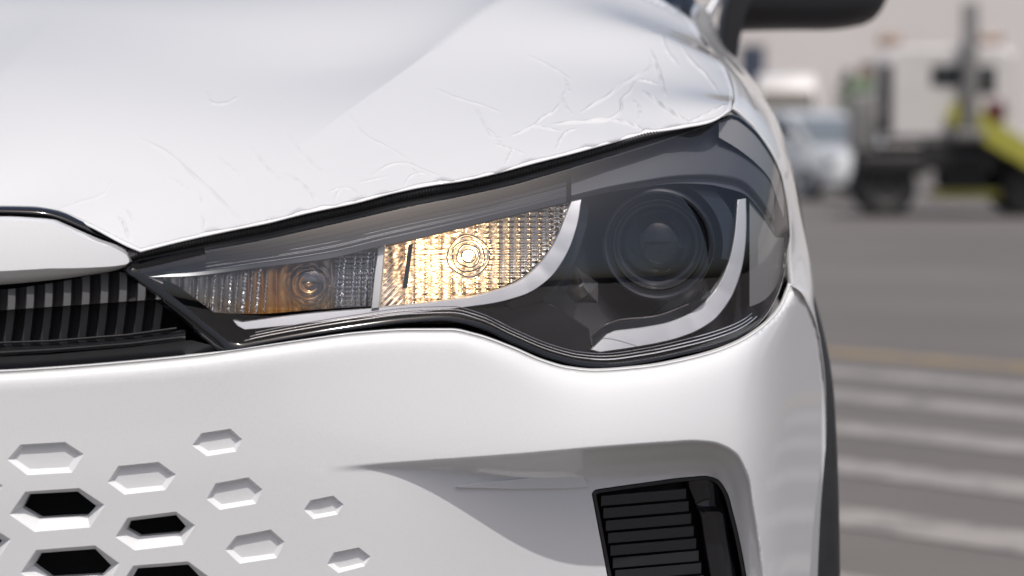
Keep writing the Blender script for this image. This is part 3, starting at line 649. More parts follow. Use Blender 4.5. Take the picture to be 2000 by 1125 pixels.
# ---- grille band: garnish, ribs, lower bars
grille = sub('upper_grille', at(100, 600, .03))
GT = PC([(-190, 426), (-60, 424), (0, 424), (60, 427), (96, 431), (110, 437), (180, 468), (246, 496), (252, 506)])
GB = PC([(-190, 560), (-60, 559), (0, 556), (100, 547), (180, 536), (246, 521), (252, 514)])
def YG(u, v, s):
    Y = A_LENS(u) - 0.012 + 0.00047 * 0.10 * (GB(u) - v) * (1 + 0.008 * (GB(u) - v)); low = sstep(0.80, 1.0, s)
    return Y + 0.016 * np.clip((s - 0.80) / 0.2, 0, 1) + 0.007 * np.clip((.04 - s) / .04, 0, 1)
us = np.unique(np.concatenate([np.arange(-190, 240, 8.0), np.arange(240, 253, 2.0)]))
garn = strip('garnish', us, GT, GB, 2, YG, M['paint'], grille, vs=[0, .015, .04, .1, .2, .3, .4, .5, .6, .7, .76, .785, .80, .815, .84, .9, 1], thick=.03, sharp=50)
EDGE_L = [(-190, 404), (0, 404), (60, 405), (110, 412), (160, 431), (215, 458), (250, 476), (275, 487)]
BEL = PC(EDGE_L)
strip('garnish_seal', np.arange(-190, 285, 8.0), lambda u: BEL(u) - 3, lambda u: np.where(u < 250, GT(np.minimum(u, 250)) + 4, 524), 10, lambda u, v, s: A_LENS(u) + .055 - .012 * np.sin(np.pi * s) + .03 * (s < .05), M['black_gloss'], grille)
RT = PC([(-190, 572), (0, 566), (100, 553), (240, 531), (250, 534), (345, 616), (350, 622)]); RB = PC([(-190, 673), (0, 669), (100, 665), (250, 652), (352, 640)])
for i in range(-5, 10):
    u0 = 14 + 36.3 * i
    us = np.array([u0 - 17, u0 - 2, u0, u0 + 2, u0 + 16, u0 + 18, u0 + 20]); back = np.array([.016, .012, .003, .0005, .0013, .006, .016])
    if u0 > 330: continue
    rows = []
    for s in sorted(list(np.linspace(0, 1, 15)) + [.5, .515]):
        uu = us - 9 * s + 3 * math.sin(math.pi * s)
        t = RT(np.clip(uu, -190, 350)); b = RB(np.clip(uu, -190, 350)); kink = 606 - 0.07 * uu
        kk = np.clip((kink - t) / np.maximum(b - t, 8), .02, 1)
        v = np.where(s <= .505, t + (kink - t) * s / .5 * (kk < 1) + (b - t) * s * (kk >= 1), np.maximum(kink, t) + (b - np.maximum(kink, t)) * (s - .5) / .5)
        Y = np.where(s <= .505, A_LENS(uu) - .006 + back + 0.00047 * 0.36 * np.maximum(kink - v, 0), A_LENS(uu) + .013 + back)
        rows.append(at(uu, v, Y))
    mesh('rib', np.array(rows).reshape(-1, 3), gridf(17, 7, flip=True), M['rib'], grille, sharp=25)
strip('grille_back', np.arange(-190, 365, 15.0), lambda u: RT(np.minimum(u, 350)) - 10, lambda u: RB(np.minimum(u, 350)) + 10, 5, lambda u, v, s: A_LENS(u) + .046, M['void'], grille)
strip('lower_bar', np.arange(-190, 372, 12.0), lambda u: np.interp(u, [-190, 0, 100, 250, 372], [676, 671, 668, 657, 640]), lambda u: np.interp(u, [-190, 0, 100, 250, 372], [702, 696, 690, 678, 664]), 12, lambda u, v, s: A_LENS(u) - .004 + .012 * (2*s - 1)**2 + .006*np.clip(.4-s, 0, 1), M['black_gloss'], grille, thick=.01)
strip('lower_lip', np.arange(-190, 452, 12.0), lambda u: np.interp(u, [-190, 0, 100, 250, 372, 452], [702, 697, 692, 679, 664, 684]), lambda u: BT(u) + 8, 8, lambda u, v, s: A_LENS(u) + .008 + .006 * s, M['black'], grille)
tube('grille_bead', at(np.linspace(-180, 345, 40), np.interp(np.linspace(-180, 345, 40), [-190, 0, 100, 250, 345], [674, 669.5, 666, 654, 641]), A_LENS(np.linspace(-180, 345, 40)) - .001), .0012, M['black_gloss'], grille)

# ---- bonnet: smooth height surface through traced and measured points
EDGE_R = [(275, 487), (350, 468), (450, 446), (520, 432), (600, 412), (700, 391), (760, 375), (850, 357), (900, 350), (975, 333), (1050, 313), (1110, 298), (1180, 279), (1260, 258), (1335, 246), (1395, 232), (1425, 213)]
BER = PC(EDGE_R)
SEAM = [(1425, 213, .335), (1431, 190, .40), (1420, 145, .56), (1393, 106, .72), (1367, 72, .86), (1345, 36, 1.02)]
def ctrl():
    c = []
    for u, v in EDGE_R[::2]: c.append(at(u, v, YL(u, LT(u)) - .004))
    for u, v, Y in [(0, 404, .095), (110, 412, .082), (215, 458, .045)]: c.append(at(u, v, Y))
    for u, v, Y in SEAM[1:]: c.append(at(u, v, Y))
    c += [np.array(p) for p in [(XC, .10, .935), (XC, .45, 1.058), (XC, 1.1, 1.225), (-.2, .50, 1.068), (-.2, 1.1, 1.222), (.05, .48, 1.066), (.05, 1.1, 1.215), (.256, 1.25, 1.16), (.17, .6, 1.094), (.17, .95, 1.172)]]
    c = np.array(c); m = c[c[:, 0] > XC + .01].copy(); m[:, 0] = 2*XC - m[:, 0]; return np.vstack([c, m])
CT = ctrl()
def _k(r2): return np.where(r2 > 1e-12, 0.5 * r2 * np.log(np.maximum(r2, 1e-12)), 0)
_n = len(CT); _K = _k(((CT[:, None, :2] - CT[None, :, :2])**2).sum(-1)) + np.eye(_n) * 9e-4
_A = np.zeros((_n + 3, _n + 3)); _A[:_n, :_n] = _K; _A[:_n, _n] = 1; _A[:_n, n_ if False else _n + 1] = CT[:, 0]; _A[:_n, _n + 2] = CT[:, 1]; _A[_n:, :_n] = _A[:_n, _n:].T
_w = np.linalg.solve(_A, np.concatenate([CT[:, 2], np.zeros(3)]))
def H0(x, y):
    x = np.asarray(x, float); y = np.asarray(y, float); z = _w[_n] + _w[_n+1]*x + _w[_n+2]*y
    for i in range(_n): z = z + _w[i] * _k((x - CT[i, 0])**2 + (y - CT[i, 1])**2)
    return z
def hit(u, v, Hf):
    dx, dz = rays(u, v); dx, dz = np.broadcast_arrays(np.asarray(dx, float), np.asarray(dz, float)); lo = np.full(dx.shape, -.08); hi = np.full(dx.shape, 1.9)
    for _ in range(34):
        m = (lo + hi) / 2; below = CAM[2] + dz * (m - CAM[1]) < Hf(dx * (m - CAM[1]), m); hi = np.where(below, m, hi); lo = np.where(below, lo, m)
    return at(u, v, hi)
_ca, _cb = hit(985, -4, H0)[:2], hit(520, 345, H0)[:2]
_cd = (_cb - _ca) / np.linalg.norm(_cb - _ca); _cl = np.linalg.norm(_cb - _ca)
def H(x, y):
    x = np.asarray(x, float); y = np.asarray(y, float); xm = np.where(x < XC, 2*XC - x, x)
    dx, dy = xm - _ca[0], y - _ca[1]; side = dx * _cd[1] - dy * _cd[0]; along = dx * _cd[0] + dy * _cd[1]
    left = np.maximum(side * (1 if True else -1), 0)
    s2 = np.sqrt(left**2 + .006**2) - .006
    amp = .022 * (1 - sstep(.25 * _cl, 1.05 * _cl, along))
    return H0(x, y) - amp * (1 - np.exp(-np.where(SIDE * side > 0, np.abs(side), 0) / .085))
SIDE = 1
# which side of the crease is the middle of the car
if (( -.4 - _ca[0]) * _cd[1] - (.5 - _ca[1]) * _cd[0]) < 0: SIDE = -1
e1 = hit(*dense(EDGE_L[1:], 10).T, H); e2 = hit(*dense(EDGE_R, 9).T, H); sm = np.array([at(*p) for p in dense(SEAM, 10)])
right = np.vstack([e1, e2[1:], sm[1:, :]])[:, :2]
right = right[right[:, 0] > XC + .004]
rear_x = np.linspace(sm[-1, 0] - .012, XC, 26); rear = np.stack([rear_x, 1.04 + .09 * (1 - ((rear_x - XC) / (sm[-1, 0] - XC))**2)], 1)
half = np.vstack([right, rear[:-1]])
lefth = half.copy(); lefth[:, 0] = 2*XC - lefth[:, 0]
outline = np.vstack([[(XC, right[0, 1] + .001)], right, rear[:-1], [rear[-1]], lefth[len(right):][::-1], lefth[:len(right)][::-1]])
def PH(x, y): return np.stack([x, y, H(x, y)], -1)
cr_l = [_ca + _cd * t for t in np.linspace(-.3, _cl * 1.1, 60)]; nn = np.array([_cd[1], -_cd[0]])
ex = np.array([p + nn * o for p in cr_l for o in (-.012, -.006, -.002, .002, .006, .012, .02)]); exm = ex.copy(); exm[:, 0] = 2*XC - exm[:, 0]
def drop(X, loop): return X
bonnet = cdt_panel('bonnet', outline, PH, M['paint'], car, step=.017, extra=np.vstack([ex, exm]),
                   ring=[(.0008, (0, 0, -.0003)), (.0014, (0, 0, -.0011)), (.0012, (0, 0, -.0022)), (-.003, (0, 0, -.0032)), (-.02, (0, 0, -.006))])

# ---- headlight
hl = sub('headlight', at(900, 560, .12))
lens_us = np.unique(np.concatenate([np.linspace(248, 300, 12), np.arange(300, 1400, 10.0), np.arange(1400, 1539, 4.0), [1539]]))
lens = strip('lens', lens_us, LT, LB, 48, lambda u, v, s: YL(u, v), M['lens'], hl)
# black rim of the lens: left diagonal, bottom and outer edge
def along(curve, us): return np.stack([us, curve(us)], 1)
rim_o = np.vstack([along(LT, np.array([1400., 1430, 1465, 1500, 1522, 1534])), [(1540, 440), (1540, 470)], along(LB, np.array([1538., 1530, 1515, 1490, 1450, 1400, 1330, 1260, 1180, 1130, 1080, 1000, 940, 880, 800, 700, 600, 500, 470, 440, 400, 350, 300, 262])), [(246, 528), (250, 522)], along(LT, np.array([270., 290, 400]))])
rim_o = dense(rim_o, 14)
wid = np.interp(rim_o[:, 0], [240, 300, 430, 470, 520, 900, 1150, 1500, 1540], [15, 20, 20, 9, 7, 9, 9, 6, 5]); bottom = rim_o[:, 1] > 470
e = np.gradient(rim_o, axis=0); e /= np.linalg.norm(e, axis=1, keepdims=True); nrm = np.stack([-e[:, 1], e[:, 0]], 1)
cc = np.array([900, 560.]); 
wid = np.where(bottom | (rim_o[:, 0] > 1400), wid, 4)
P = []
for f, bk in ((-0.45, .016), (-0.30, .002), (0.0, -.0012), (0.5, -.0008), (0.95, .0008), (1.0, .006), (1.0, .03)):
    q = rim_o + nrm * (wid * f)[:, None]; P.append(at(q[:, 0], q[:, 1], YL(rim_o[:, 0], rim_o[:, 1]) + bk))
mesh('lens_rim', np.array(P).reshape(-1, 3), gridf(7, len(rim_o)), M['black_gloss'], hl, sharp=40)
# glassy ridges inside the lower edge
for off, rr in ((17, .0007), (24, .0006), (31, .0005)):
    uu = np.arange(452 + off * 1.5, 1500 - off, 10.0); tube('lens_ridge', at(uu, LB(uu) - off * np.interp(uu, [450, 900, 1150, 1500], [.75, .9, .8, 1.0]), YL(uu, LB(uu) - off) + .003), rr, M['chrome'], hl, n=6)
# dark bowl behind everything
strip('housing', lens_us, lambda u: LT(u) - 2, lambda u: LB(u) + 6, 30, lambda u, v, s: YL(u, v) + .012 + .085 * np.sin(np.pi * np.clip(s, 0, 1))**0.5 * np.interp(u, [248, 330, 700, 1100, 1480, 1539], [.03, .35, .75, 1.0, .8, .1]), M['bezel_dark'], hl)
# ridged upper bezel and the plain corner bezel
UB = PC([(285, 541), (350, 540), (500, 523), (650, 503), (735, 482), (850, 456), (1000, 420), (1112, 393), (1180, 377), (1250, 366), (1330, 358), (1380, 360), (1420, 368), (1452, 378), (1485, 412), (1515, 462)])
def Yb1(u, v, s):
    r = (s * 6.0) % 1.0; fade = sstep(290, 420, u)
    return YL(u, v) + .005 + .024 * (1 - s) * np.interp(u, [285, 500, 1100], [.25, .7, 1]) + fade * .0032 * np.where(r < .75, r / .75, (1 - r) / .25) * (s < .84)
strip('upper_bezel', np.arange(287, 1113, 9.0), lambda u: LT(u) + 3, UB, 2, Yb1, M['bezel'], hl, vs=np.linspace(0, 1, 73))
strip('corner_bezel', np.unique(np.concatenate([np.arange(1116, 1440, 8.0), np.arange(1440, 1513, 4.0)])), lambda u: LT(u) + 3, UB, 26, lambda u, v, s: YL(u, v) + .006 + .022 * (1 - s) * np.interp(u, [1116, 1400, 1510], [1, .8, .2]) + .010 * sstep(.84, .90, s), M['bezel_pale'], hl)
# turn signal: fluted amber unit with bulb boss
def cells(u, v, pu, pv, amp, skew=0.0):
    return amp * (np.abs(np.sin(np.pi * (u + skew * v) / pu)) + 0.7 * np.abs(np.sin(np.pi * v / pv)))
TB = PC([(318, 546), (345, 557), (366, 572), (400, 597), (420, 610), (500, 613), (600, 606), (737, 597)])
def Yturn(u, v, s):
    r = np.hypot((u - 603) / 1.05, v - 556); boss = np.exp(-(r / 42)**4)
    fl = cells(u, v, 27.0, 200.0, .004) * (1 - boss)
    return YL(u, v) + .026 - fl - boss * (.010 * np.sqrt(np.maximum(1 - (r / 48)**2, 0)) + .0012 * np.sin(r / 2.2))
def signal_reflector():
    m = mat('amber_tinted_reflector', (0.4, 0.25, 0.15), 0.24, metal=0.75, rvar=0.05); t = m.node_tree; b = t.nodes['Principled BSDF']; tc = t.nodes.new('ShaderNodeTexCoord')
    sp = t.nodes.new('ShaderNodeSeparateXYZ'); t.links.new(tc.outputs['Object'], sp.inputs[0])
    mp = t.nodes.new('ShaderNodeMapping'); mp.inputs['Scale'].default_value = (150, 0, 35); t.links.new(tc.outputs['Object'], mp.inputs['Vector'])
    nz = t.nodes.new('ShaderNodeTexNoise'); nz.inputs['Detail'].default_value = 4; nz.inputs['Scale'].default_value = 1.0; t.links.new(mp.outputs[0], nz.inputs['Vector'])
    a = t.nodes.new('ShaderNodeMath'); a.operation = 'MULTIPLY_ADD'; a.inputs[1].default_value = .055; t.links.new(nz.outputs['Fac'], a.inputs[0]); t.links.new(sp.outputs['X'], a.inputs[2])
    mr = t.nodes.new('ShaderNodeMapRange'); mr.inputs['From Min'].default_value = -.278; mr.inputs['From Max'].default_value = -.108; t.links.new(a.outputs[0], mr.inputs['Value'])
    cr = t.nodes.new('ShaderNodeValToRGB'); el = cr.color_ramp.elements; el[0].color = (.50, .46, .43, 1); el[1].color = (.34, .31, .30, 1)
    for p_, c_ in ((.30, (.45, .36, .28)), (.40, (.62, .30, .09)), (.62, (.58, .28, .09)), (.76, (.36, .28, .22))): el.new(p_).color = (*c_, 1)
    t.links.new(mr.outputs[0], cr.inputs['Fac']); t.links.new(cr.outputs['Color'], b.inputs['Base Color']); return m
strip('turn_signal_reflector', np.arange(318, 656, 2.0), lambda u: UB(u) + 1, TB, 60, Yturn, signal_reflector(), hl)
strip('turn_signal_side', np.arange(654, 738.5, 2.0), lambda u: UB(u) + 1, TB, 60, lambda u, v, s: YL(u, v) + .026 - cells(u, v, 12.0, 9.0, .0012), M['smoke'], hl)
# clear fluted cover bars over the amber unit
for uc, w_ in ((372, 2), (386, 3), (402, 2), (417, 5), (433, 2), (449, 6), (462, 2), (476, 8), (490, 2), (504, 5), (519, 2), (660, 2), (670, 5), (690, 3), (703, 2), (716, 4), (728, 2)):
    vs_ = np.linspace(UB(uc) + 3, TB(uc) - 3, 30); wob = np.sin(np.arange(30) * 1.9 + uc) * 1.6
    tube('turn_signal_flute', at(uc + wob + (vs_ - vs_.mean()) * -.08, vs_, YL(uc, vs_) + .017), .00028 * w_ * (1 + .25 * np.sin(np.arange(30) * 1.3 + uc)), M['chrome'] if uc != 668 else M['smoke'], hl, n=8)
for r_ in (22, 33, 41):
    q = np.linspace(0, 2*math.pi, 60, endpoint=False); rr = r_ * (1 + .05 * np.sign(np.sin(q * 8)) * (r_ > 30))
    tube('bulb_ring', at(603 + rr * 1.05 * np.cos(q), 556 + rr * .95 * np.sin(q), YL(603, 556) + .013), .0005, M['smoke'], hl, n=6, closed=True)
revolve('turn_signal_bulb', [(.0001, .004), (.006, .0043), (.0105, .005), (.0135, .007), (.0145, .02)], tuple(at(603, 556, YL(603, 556) + .012)), (0, 1, 0), M['smoke'], hl, n=28)
strip('tip_reflector', np.arange(288, 320, 2.0), lambda u: np.interp(u, [288, 320], [536, 541]), lambda u: np.interp(u, [288, 320], [540, 556]), 10, lambda u, v, s: YL(u, v) + .004 + .010 * (1 - s)**2, M['smoke'], hl)
# divider
prism('lamp_divider', [(741, 484), (750, 478), (746, 520), (739, 600), (727, 602), (733, 540)], lambda u, v: YL(u, v) + .012, .02, M['white_plastic'], hl, bevel=1.5)
# position lamp, lit
PT = PC([(738, 486), (850, 458), (1000, 422), (1113, 395)]); PBo = PC([(738, 600), (850, 588), (930, 574), (990, 556), (1030, 533), (1065, 497), (1090, 455), (1108, 415), (1113, 402)])
def Ylit(u, v, s):
    r = np.hypot((u - 913) / 1.0, v - 500); near = np.exp(-(r / 50)**6)
    fine = np.where(u < 790, .0012 * np.abs(np.sin((u * .9 + v * .9) / 4.0)), cells(u, v, 21.0, 10.5, .0022))
    return YL(u, v) + .034 - .000010 * 0.00047 * 0 + 0.030 * np.exp(-(r / 140)**2) - fine * (1 - near) * 1.4 - near * .0016 * np.sin(r / 2.6) 
strip('position_lamp_reflector', np.arange(738, 1113.5, 1.75), lambda u: PT(u) + 1, PBo, 90, Ylit, M['lamp_reflector'], hl)
bp = at(913, 500, YL(913, 500) + .036)
def lamp_glow():
    # bulb glow painted as emission: strongest beside the bulb, fading outwards, broken up by noise
    m = M['lamp_reflector']; t = m.node_tree; b = t.nodes['Principled BSDF']; tc = t.nodes.new('ShaderNodeTexCoord')
    def mth(op, a, b_=None):
        n = t.nodes.new('ShaderNodeMath'); n.operation = op
        for k, x in enumerate((a, b_)):
            if x is None: continue
            if isinstance(x, (int, float)): n.inputs[k].default_value = x
            else: t.links.new(x, n.inputs[k])
        return n.outputs[0]
    d = t.nodes.new('ShaderNodeVectorMath'); d.operation = 'DISTANCE'; d.inputs[1].default_value = tuple(bp + np.array([-.026, 0, -.004])); t.links.new(tc.outputs['Object'], d.inputs[0])
    fall = mth('POWER', 2.718, mth('MULTIPLY', mth('POWER', mth('DIVIDE', d.outputs['Value'], .047), 2.0), -1.0))
    mp = t.nodes.new('ShaderNodeMapping'); mp.inputs['Scale'].default_value = (210, 0, 420); t.links.new(tc.outputs['Object'], mp.inputs['Vector'])
    vo = t.nodes.new('ShaderNodeTexNoise'); vo.inputs['Scale'].default_value = 1.0; vo.inputs['Detail'].default_value = 3; t.links.new(mp.outputs[0], vo.inputs['Vector'])
    wv = t.nodes.new('ShaderNodeTexWave'); wv.bands_direction = 'X'; wv.inputs['Scale'].default_value = 27; wv.inputs['Distortion'].default_value = 2.5; wv.inputs['Detail Scale'].default_value = 3.0; t.links.new(tc.outputs['Object'], wv.inputs['Vector'])
    br = mth('MULTIPLY', mth('POWER', vo.outputs['Fac'], 4.0), mth('ADD', mth('MULTIPLY', wv.outputs['Fac'], 1.0), .15))
    st = mth('ADD', mth('MULTIPLY', mth('MULTIPLY', br, fall), 46.0), mth('MULTIPLY', fall, .05))
    cr = t.nodes.new('ShaderNodeValToRGB'); cr.color_ramp.elements[0].color = (1, .50, .17, 1); cr.color_ramp.elements[1].color = (1, .80, .50, 1); cr.color_ramp.elements[1].position = .16
    t.links.new(br, cr.inputs['Fac']); t.links.new(cr.outputs['Color'], b.inputs['Emission Color']); t.links.new(st, b.inputs['Emission Strength'])
lamp_glow()
revolve('position_lamp_bulb', [(.0001, -.004), (.003, -.0032), (.0048, 0), (.0048, .006), (.003, .010), (.003, .02)], tuple(bp), (0, 1, 0), M['bulb'], hl, n=20)
for r_ in (13, 22, 31, 40):
    q = np.linspace(0, 2*math.pi, 60, endpoint=False); rr = r_ * (1 + .035 * np.sin(q * 4 + r_) * (r_ > 20))
    tube('lamp_ring', at(915 + rr * 1.02 * np.cos(q), 500 + rr * 1.0 * np.sin(q), YL(915, 500) + .028), .00075, M['smoke'], hl, n=6, closed=True)
prism('lamp_slot', [(798, 478), (806, 476), (795, 562), (786, 564)], lambda u, v: YL(u, v) + .020, .01, M['void'], hl)
# silver trim below the lamps
tr_o = dense(np.vstack([dense([(457, 627), (472, 631)], 9), dense([(472, 631), (600, 614), (735, 603), (850, 591), (950, 574), (1014, 550), (1058, 512), (1088, 466), (1107, 418), (1117, 394)], 8)[1:], dense([(1134, 391), (1126, 440), (1107, 493), (1077, 538), (1036, 569), (990, 585), (900, 600), (740, 617), (600, 631), (500, 641)], 8), [(478, 643), (465, 636)]]), 9, True, smooth=False)
_old = dense([(457, 627), (472, 631), (600, 614), (735, 602), (850, 590), (950, 573), (1012, 549), (1056, 512), (1086, 466), (1106, 418), (1116, 394), (1136, 391), (1127, 440), (1107, 495), (1077, 541), (1036, 572), (990, 588), (900, 603), (740, 619), (600, 632), (500, 642), (478, 643), (465, 636)], 9, True, smooth=False)
tr_low = [(1140, 380), (1127, 440), (1107, 495), (1077, 541), (1036, 572), (990, 588), (900, 603), (740, 619), (600, 632), (500, 642), (455, 646)]
prism('silver_trim', tr_o, lambda u, v: YL(u, v) + .011 + .00047 * .45 * dist_poly(tr_low, u, v), .02, M['silver'], hl, bevel=1.5, step=8.0)
# inner flank of the trim, then dark panels of the bowl
prism('trim_flank', dense([(1137, 391), (1150, 400), (1146, 440), (1128, 500), (1100, 552), (1055, 588), (1000, 604), (990, 590), (1037, 574), (1079, 542), (1109, 496), (1129, 440)], 9, True, smooth=False), lambda u, v: YL(u, v) + .02 + .0003 * np.maximum(np.asarray(u) - 1085, 0), .02, M['bezel_dark'], hl, bevel=1)
prism('lower_panel', dense([(560, 640), (740, 624), (900, 609), (990, 600), (1060, 590), (1085, 600), (1150, 645), (1152, 690), (1110, 690), (1000, 648), (945, 622), (880, 610), (790, 612), (650, 632)], 10, True, smooth=False), lambda u, v: YL(u, v) + .016 + .00012 * (np.asarray(u) - 560) * .12, .02, M['bezel_dark'], hl, bevel=1)
# daytime running light: J-shaped bar with its shroud
drl = np.vstack([dense([(1158, 683), (1186, 655), (1202, 648)], 6, smooth=False)[:-1], dense([(1202, 648), (1260, 641), (1315, 629), (1360, 606), (1396, 570), (1420, 526), (1434, 475), (1440, 425), (1442, 392)], 6), dense([(1455, 390), (1456, 430), (1453, 490), (1443, 540), (1424, 585), (1395, 622), (1355, 647), (1305, 664), (1240, 677), (1172, 687)], 6)])
dr_low = [(1462, 380), (1458, 450), (1450, 520), (1430, 577), (1398, 622), (1360, 647), (1310, 664), (1240, 677), (1150, 690)]
prism('running_light', drl, lambda u, v: YL(u, v) + .014 + .00047 * .75 * dist_poly(dr_low, u, v), .03, M['running'], hl, bevel=2.0, step=8.0)
prism('running_light_shroud', dense([(1156, 682), (1157, 654), (1186, 634), (1290, 616), (1340, 598), (1376, 566), (1390, 574), (1350, 610), (1299, 631), (1199, 645), (1184, 652)], 9, True, smooth=False), lambda u, v: YL(u, v) + .030 + .0002 * (650 - np.asarray(v)) * .3, .03, M['bezel'], hl, bevel=1.0)
tube('running_light_edge', at(*dense([(1158, 684), (1156, 654), (1186, 633), (1290, 615), (1345, 594)], 9).T, .145 + .0*np.arange(len(dense([(1158, 684), (1156, 654), (1186, 633), (1290, 615), (1345, 594)], 9)))), .0006, M['smoke'], hl, n=6)
# projector: stepped ring, glass ball, reflector inside
pc = at(1285, 478, YL(1285, 478) + .030); ax = (0.05, 1, 0.0)
revolve('projector_bezel', [(r_ * .86, h_) for r_, h_ in [(.0655, .012), (.064, .002), (.0615, 0), (.0590, .001), (.0575, .004), (.0560, .012), (.0535, .0125), (.0525, .011), (.0510, .012), (.0490, .016), (.0470, .022), (.044, .023), (.042, .032), (.039, .038)]], tuple(pc), ax, M['bezel'], hl, n=80)
revolve('projector_trim_ring', [(.0452, .0080), (.0444, .0068), (.0434, .0080), (.0430, .0115)], tuple(pc), ax, M['smoke'], hl, n=80)
rl = .0340; cap = [(rl * math.sin(t), .040 - .026 * math.cos(t)) for t in np.linspace(0.001, math.pi/2, 22)]
revolve('projector_lens', cap, tuple(pc), ax, M['ball'] if 'ball' in M else M.setdefault('ball', thin_glass('projector_glass', (0.85, 0.87, 0.88), 1.6, 0.05)), hl, n=60)
revolve('projector_reflector', [(.0340, .040), (.032, .046), (.028, .060), (.018, .070), (.006, .074), (.0001, .074)], tuple(pc), ax, M['chrome'], hl, n=48)
c0 = pc + np.array([0, .046, 0])
mesh('projector_shutter', [c0 + (-.0315, 0, -.006), c0 + (.0315, 0, -.006), c0 + (.020, .006, -.026), c0 + (-.020, .006, -.026), c0 + (-.010, -.001, -.006), c0 + (.004, -.001, -.0), c0 + (.012, -.001, -.006)], [(0, 3, 2, 1), (4, 6, 5)], M['bezel'], hl, smooth=False)
q = np.linspace(R(72), R(-12), 26); o_ = [(1285 + 156*math.cos(t), 478 - 150*math.sin(t)) for t in q]; i_ = [(1285 + 128*math.cos(t), 478 - 128*math.sin(t)) for t in q[::-1]]
prism('arc_trim', np.array(o_ + i_), lambda u, v: YL(u, v) + .028, .02, M['bezel'], hl, bevel=1.5)
# little crystal beside the projector
cv = at(np.array([1106, 1124, 1168, 1168, 1122, 1140, 1152]), np.array([572, 520, 553, 592, 590, 552, 574]), YL(1135, 560) + np.array([.030, .028, .034, .036, .034, .020, .024]))
mesh('crystal_lens', cv, [(0, 5, 1), (1, 5, 2), (2, 5, 6), (2, 6, 3), (3, 6, 4), (4, 6, 5), (4, 5, 0)], M['smoke'], hl, smooth=False)
# outer corner: pale grey strips
M['corner_pale'] = mat('pale_corner_grey', (0.30, 0.298, 0.295), 0.3, metal=0.2, rvar=0.06, vscale=25)
CC = PC([(1404, 268), (1440, 290), (1480, 322), (1505, 352), (1520, 395), (1531, 425)])
strip('corner_strip', np.unique(np.concatenate([np.arange(1404, 1531, 3.0), [1531]])), lambda u: LT(u) + 4, lambda u: np.maximum(CC(u), LT(u) + 5), 16, lambda u, v, s: YL(u, v) + .0035 + .002 * s, M['corner_pale'], hl)
strip('corner_haze_strip', np.unique(np.concatenate([np.arange(1464, 1531, 3.0), [1531]])), lambda u: np.maximum(LT(u) + 6, UB(np.minimum(u, 1515)) + 2), lambda u: LB(u) - 14 - (1531 - u) * .5, 36, lambda u, v, s: YL(u, v) + .012 + .006 * (1 - s) + .004 * np.abs(np.sin((u - 1448) / 18.0)), M['corner_pale'], hl)  # pale colour stands in for haze and reflections on the lens
# ---- ribbed rubber strip between bonnet and lens
def ws(u): return np.where(u < 275, 487 + (275 - u) * .25, BER(np.maximum(u, 275)))
uu = np.arange(246, 1412, 1.25)
strip('weather_strip', uu, lambda u: ws(u) - 6, lambda u: LT(u) + 3, 14, lambda u, v, s: YL(u, LT(u)) + .003 + .012 * (1 - s)**2 - .009 * np.sin(np.pi * np.clip(s * 1.5, 0, 1)) + .0007 * np.sin(2 * np.pi * u / 6.0) * (s < .62) + .003*np.exp(-((s-.66)/.05)**2), M['rubber'], car)

# ---- front wing, wheel arch cladding, wheel
def loft(name, curves, m, parent, su=6, sv=8, flip=False, **props):
    """smooth skin through a net of points: curves[i][j]"""
    N = np.array(curves, float); n1 = N.shape[0]
    def cr(A, k):
        out = []
        n = len(A)
        for i in range(n - 1):
            p1, p2 = A[i], A[i+1]; p0 = A[i-1] if i else 2*p1 - p2; p3 = A[i+2] if i + 2 < n else 2*p2 - p1
            for j in range(k):
                t = j / k; out.append(.5 * ((2*p1) + (p2 - p0)*t + (2*p0 - 5*p1 + 4*p2 - p3)*t*t + (-p0 + 3*p1 - 3*p2 + p3)*t**3))
        out.append(A[-1]); return np.array(out)
    G = cr(N, sv); G = np.swapaxes(cr(np.swapaxes(G, 0, 1), su), 0, 1)
    return mesh(name, G.reshape(-1, 3), gridf(G.shape[0], G.shape[1], flip=flip), m, parent, **props)
w_ = lambda x, y, z: np.array([x, y, z])
